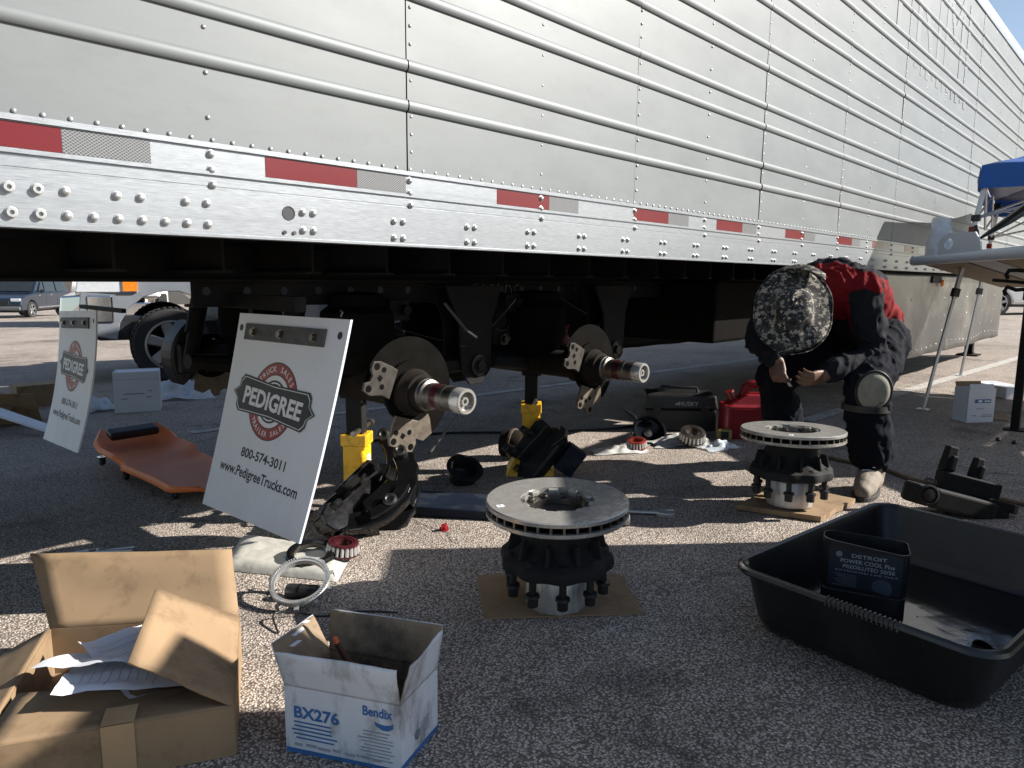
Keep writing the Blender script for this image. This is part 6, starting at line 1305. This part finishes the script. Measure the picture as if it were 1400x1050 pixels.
def jm(c, n):
    an_ = (J['ne']-J['ns']).normalized(); arm_n = (c-J['ns']).dot(an_); da = (c-J['ns']-an_*arm_n).length
    if (arm_n > .015+.02*sin(c.x*40) and da < .11 and c.y < 1.165) or c.z < .70: return 0
    if (c-J['fs']).dot((J['fe']-J['fs']).normalized()) > .06 and c.y > 1.45: return 0
    t = (c-J['mid']).dot((J['ch']-J['mid']).normalized()); p = J['mid']+(J['ch']-J['mid']).normalized()*t; el = (c.z-p.z)/max(.02, (c-p).length)
    if c.x < 3.625+.45*(1.07-c.z): return 1
    if 3.775+.03*sin(c.z*18) < c.x and el < .42 and c.z > .80: return 1
    return 0
me = final_mesh('jacket', b, MT['jacket'], .0085, 6, lambda c, n: folds(c, n, .014, .95, 3))
dye = [float(jm(v.co, v.normal)) for v in me.vertices]; nbr = [[] for _ in dye]
for e in me.edges: i_, j_ = e.vertices; nbr[i_].append(j_); nbr[j_].append(i_)
for _ in range(3): dye = [(dye[i]+sum(dye[j] for j in nbr[i]))/(1+len(nbr[i])) for i in range(len(dye))]
me.attributes.new('dye', 'FLOAT', 'POINT').data.foreach_set('value', dye)
obj('jacket', me, None, pr_, world=True)
b = B(); c0 = J['hip']+V((.05, 0, -.055)); 
# trousers
b = B()
oval(b, [J['hip']+V((.02, 0, .06)), J['hip'], J['hip']+V((.03, 0, -.10))], [.165, .175, .14], [.12, .13, .11], AXY)
for a, k_, an in (('nh', 'nk', 'na'), ('fh', 'fk', 'fa')):
    hp, kn, ak = J[a], J[k_], J[an]
    limb(b, [hp, hp.lerp(kn, .5), kn, kn.lerp(ak, .25), kn.lerp(ak, .6), kn.lerp(ak, .78), ak+V((.0, 0, .095))], [.125, .115, .102, .098, .097, .094, .088])
me = final_mesh('trousers', b, MT['trouser'], .0085, 6, lambda c, n: folds(c, n, .015, .9, 8)); obj('trousers', me, None, pr_, world=True)
b = B(); bd = V((-.45, .1, .9)); o1 = J['hip']+V((.035, 0, .015)); oval(b, [o1+bd*-.02, o1+bd*.02], [.185, .185], [.138, .138], AXY); obj('belt', b, MT['black'], pr_, world=True, bevel=.004)
# knee pads
for k_, an, fdir in (('nk', 'na', V((-.80, -.58, .12))),):
    c = J[k_]+fdir.normalized()*.088+V((0, 0, -.01)); T = frame(c, fdir.cross(V((0, 0, 1))), (0, 0, 1)); b = B()
    b.lathe([(.0, .016), (.050, .014), (.066, .008), (.077, -.006), (.070, -.02)], 32, T @ M.Diagonal((1, 1.18, 1 if T.col[2].xyz.dot(fdir) > 0 else -1, 1)) if False else T @ M.Diagonal((1, 1.2, 1 if V((T[0][2], T[1][2], T[2][2])).dot(fdir) > 0 else -1, 1)))
    kp = obj('knee_pad', b, MT['knee'], pr_, 60, world=True); b = B(); b.lathe([(.078, -.012), (.084, -.004), (.080, .004), (.074, .002)], 32, T @ M.Diagonal((1, 1.2, 1 if V((T[0][2], T[1][2], T[2][2])).dot(fdir) > 0 else -1, 1)), closed=True); obj('pad_rim', b, MT['black'], kp, world=True)
    st_ = J[k_]+V((.0, 0, -.085)); b = B(); b.tube([st_+V((0, 0, -.015)), st_+V((0, 0, .015))], .108, 20); obj('strap', b, MT['black'], kp, world=True)
# boots
for an, d in (('na', V((-.80, -.12, 0))), ('fa', V((-.85, -.3, 0)))):
    a = J[an]; d = d.normalized(); g0 = gz(a.x, a.y); s_ = V((-d.y, d.x, 0)); z0 = V((0, 0, g0))
    base = V((a.x, a.y, g0)); b = B()
    b.tube([base+V((0, 0, .15)), base+V((0, 0, .07))], [.058, .062], 14); b.ell(tuple(base+d*-.03+V((0, 0, .05))), (.05, .05, .045)); limb(b, [base+V((0, 0, .06)), base+d*.085+V((0, 0, .066)), base+d*.16+V((0, 0, .050)), base+d*.21+V((0, 0, .042))], [.060, .056, .050, .037]); 
    b.v = [(x, y, max(z, g0+.016)) for x, y, z in b.v]
    me = final_mesh('boot', b, MT['boot'], .005, 5, lambda c, n: .003*mnoise.noise((c.x*30, c.y*30, c.z*30))); bo = obj('boot', me, None, pr_, world=True)
    b = B(); pl_ = []
    for k in range(28):
        t = 2*pi*k/28; x = cos(t); y = sin(t); L_ = .09+.155*x; wdt = .055+.006*max(0, x); pl_.append((L_, wdt*y*(1-.12*(x < -.5))))
    b.prism(pl_, .001, .024, frame(base, d, s_)); obj('sole', b, MT['sole'], bo, 0, world=True, bevel=.004)
    b = B()
    for k in range(4):
        p = base+d*(.068+.024*k)+V((0, 0, .128-.014*k)); b.tube([p-s_*.026, p+s_*.0+V((0, 0, .005)), p+s_*.026], .0032, 6)
    obj('laces', b, MT['paper'], bo, world=True)
# hat
ax_ = V((-.80, -.36, .47)).normalized(); hc = V((3.345, 1.335, .885)); Tz = frame(hc-ax_*.03, V((0, 0, 1)).cross(ax_), V((0, 0, 1)), ax_)
b = B(); n = 64; pts = []
prof = [(.0, .060), (.035, .0595), (.066, .056), (.086, .046), (.097, .030), (.104, .014), (.114, .004), (.130, -.002), (.155, -.006), (.180, -.011), (.192, -.014)]
for i, (r_, z) in enumerate(prof):
    for j in range(n):
        t = 2*pi*j/n; br = max(0, (r_-.105)/.087); q = 1+.05*br*mnoise.noise((cos(t)*1.3, sin(t)*1.3, 4))+.10*br*abs(sin(t)); zz = z+br*(.022*mnoise.noise((cos(t)*1.7, sin(t)*1.7, 2))-.014*abs(cos(t))**2)+(1-br)*.012*mnoise.noise((cos(t)*r_*18, sin(t)*r_*18, 7))
        pts.append((r_*q*cos(t)*.88, r_*q*sin(t)*1.06, zz))
b.add(pts, [(i*n+j, (i+1)*n+j, (i+1)*n+(j+1) % n, i*n+(j+1) % n) for i in range(len(prof)-1) for j in range(n)])
b.v = [tuple(v) for v in b.v]
ht = obj('hat', b, MT['camo'], pr_, 60); ht.matrix_basis = M.Translation(-V(pr_.location)) @ Tz; md = ht.modifiers.new('s', 'SOLIDIFY'); md.thickness = .005
b = B(); b.lathe([(.010, .060), (.010, .064), (.0, .065)], 12); obj('button', b, MT['camo'], ht)
b = B(); b.tube([(.88*.197*cos(t)*(1+.10*abs(sin(t))), 1.06*.197*sin(t)*(1+.10*abs(sin(t))), -.014-.014*abs(cos(t))**2+.022*mnoise.noise((cos(t)*1.7, sin(t)*1.7, 2))) for t in [2*pi*k/64 for k in range(65)]], .0028, 6); obj('brim_edge', b, MT['camo'], ht)
# neck flap of the hat lying on the collar
b = B(); n = 12; q4 = [V((3.50, 1.26, 1.02)), V((3.55, 1.47, 1.03)), V((3.44, 1.47, 1.035)), V((3.41, 1.22, 1.00))]; pts = []
for i in range(n+1):
    for j in range(n+1):
        u, v = i/n, j/n; p = q4[0].lerp(q4[1], u).lerp(q4[3].lerp(q4[2], u), v); pts.append(p+V((0, 0, .035*sin(pi*u)+.02*sin(pi*v))))
b.grid(pts, n+1, n+1); o = obj('neck_flap', b, MT['camo'], ht, 60, world=True); md = o.modifiers.new('s', 'SOLIDIFY'); md.thickness = .006
nt = thing('lock_nut', 'small shiny lock nut held in the worker\'s fingers', 'nut', (3.285, 1.305, .525), (R(50), R(20), 0))
b = B(); b.lathe([(.010, -.006), (.018, -.006), (.018, .006), (.010, .006)], 6, closed=True); obj('body', b, MT['chrome'], nt, 0)
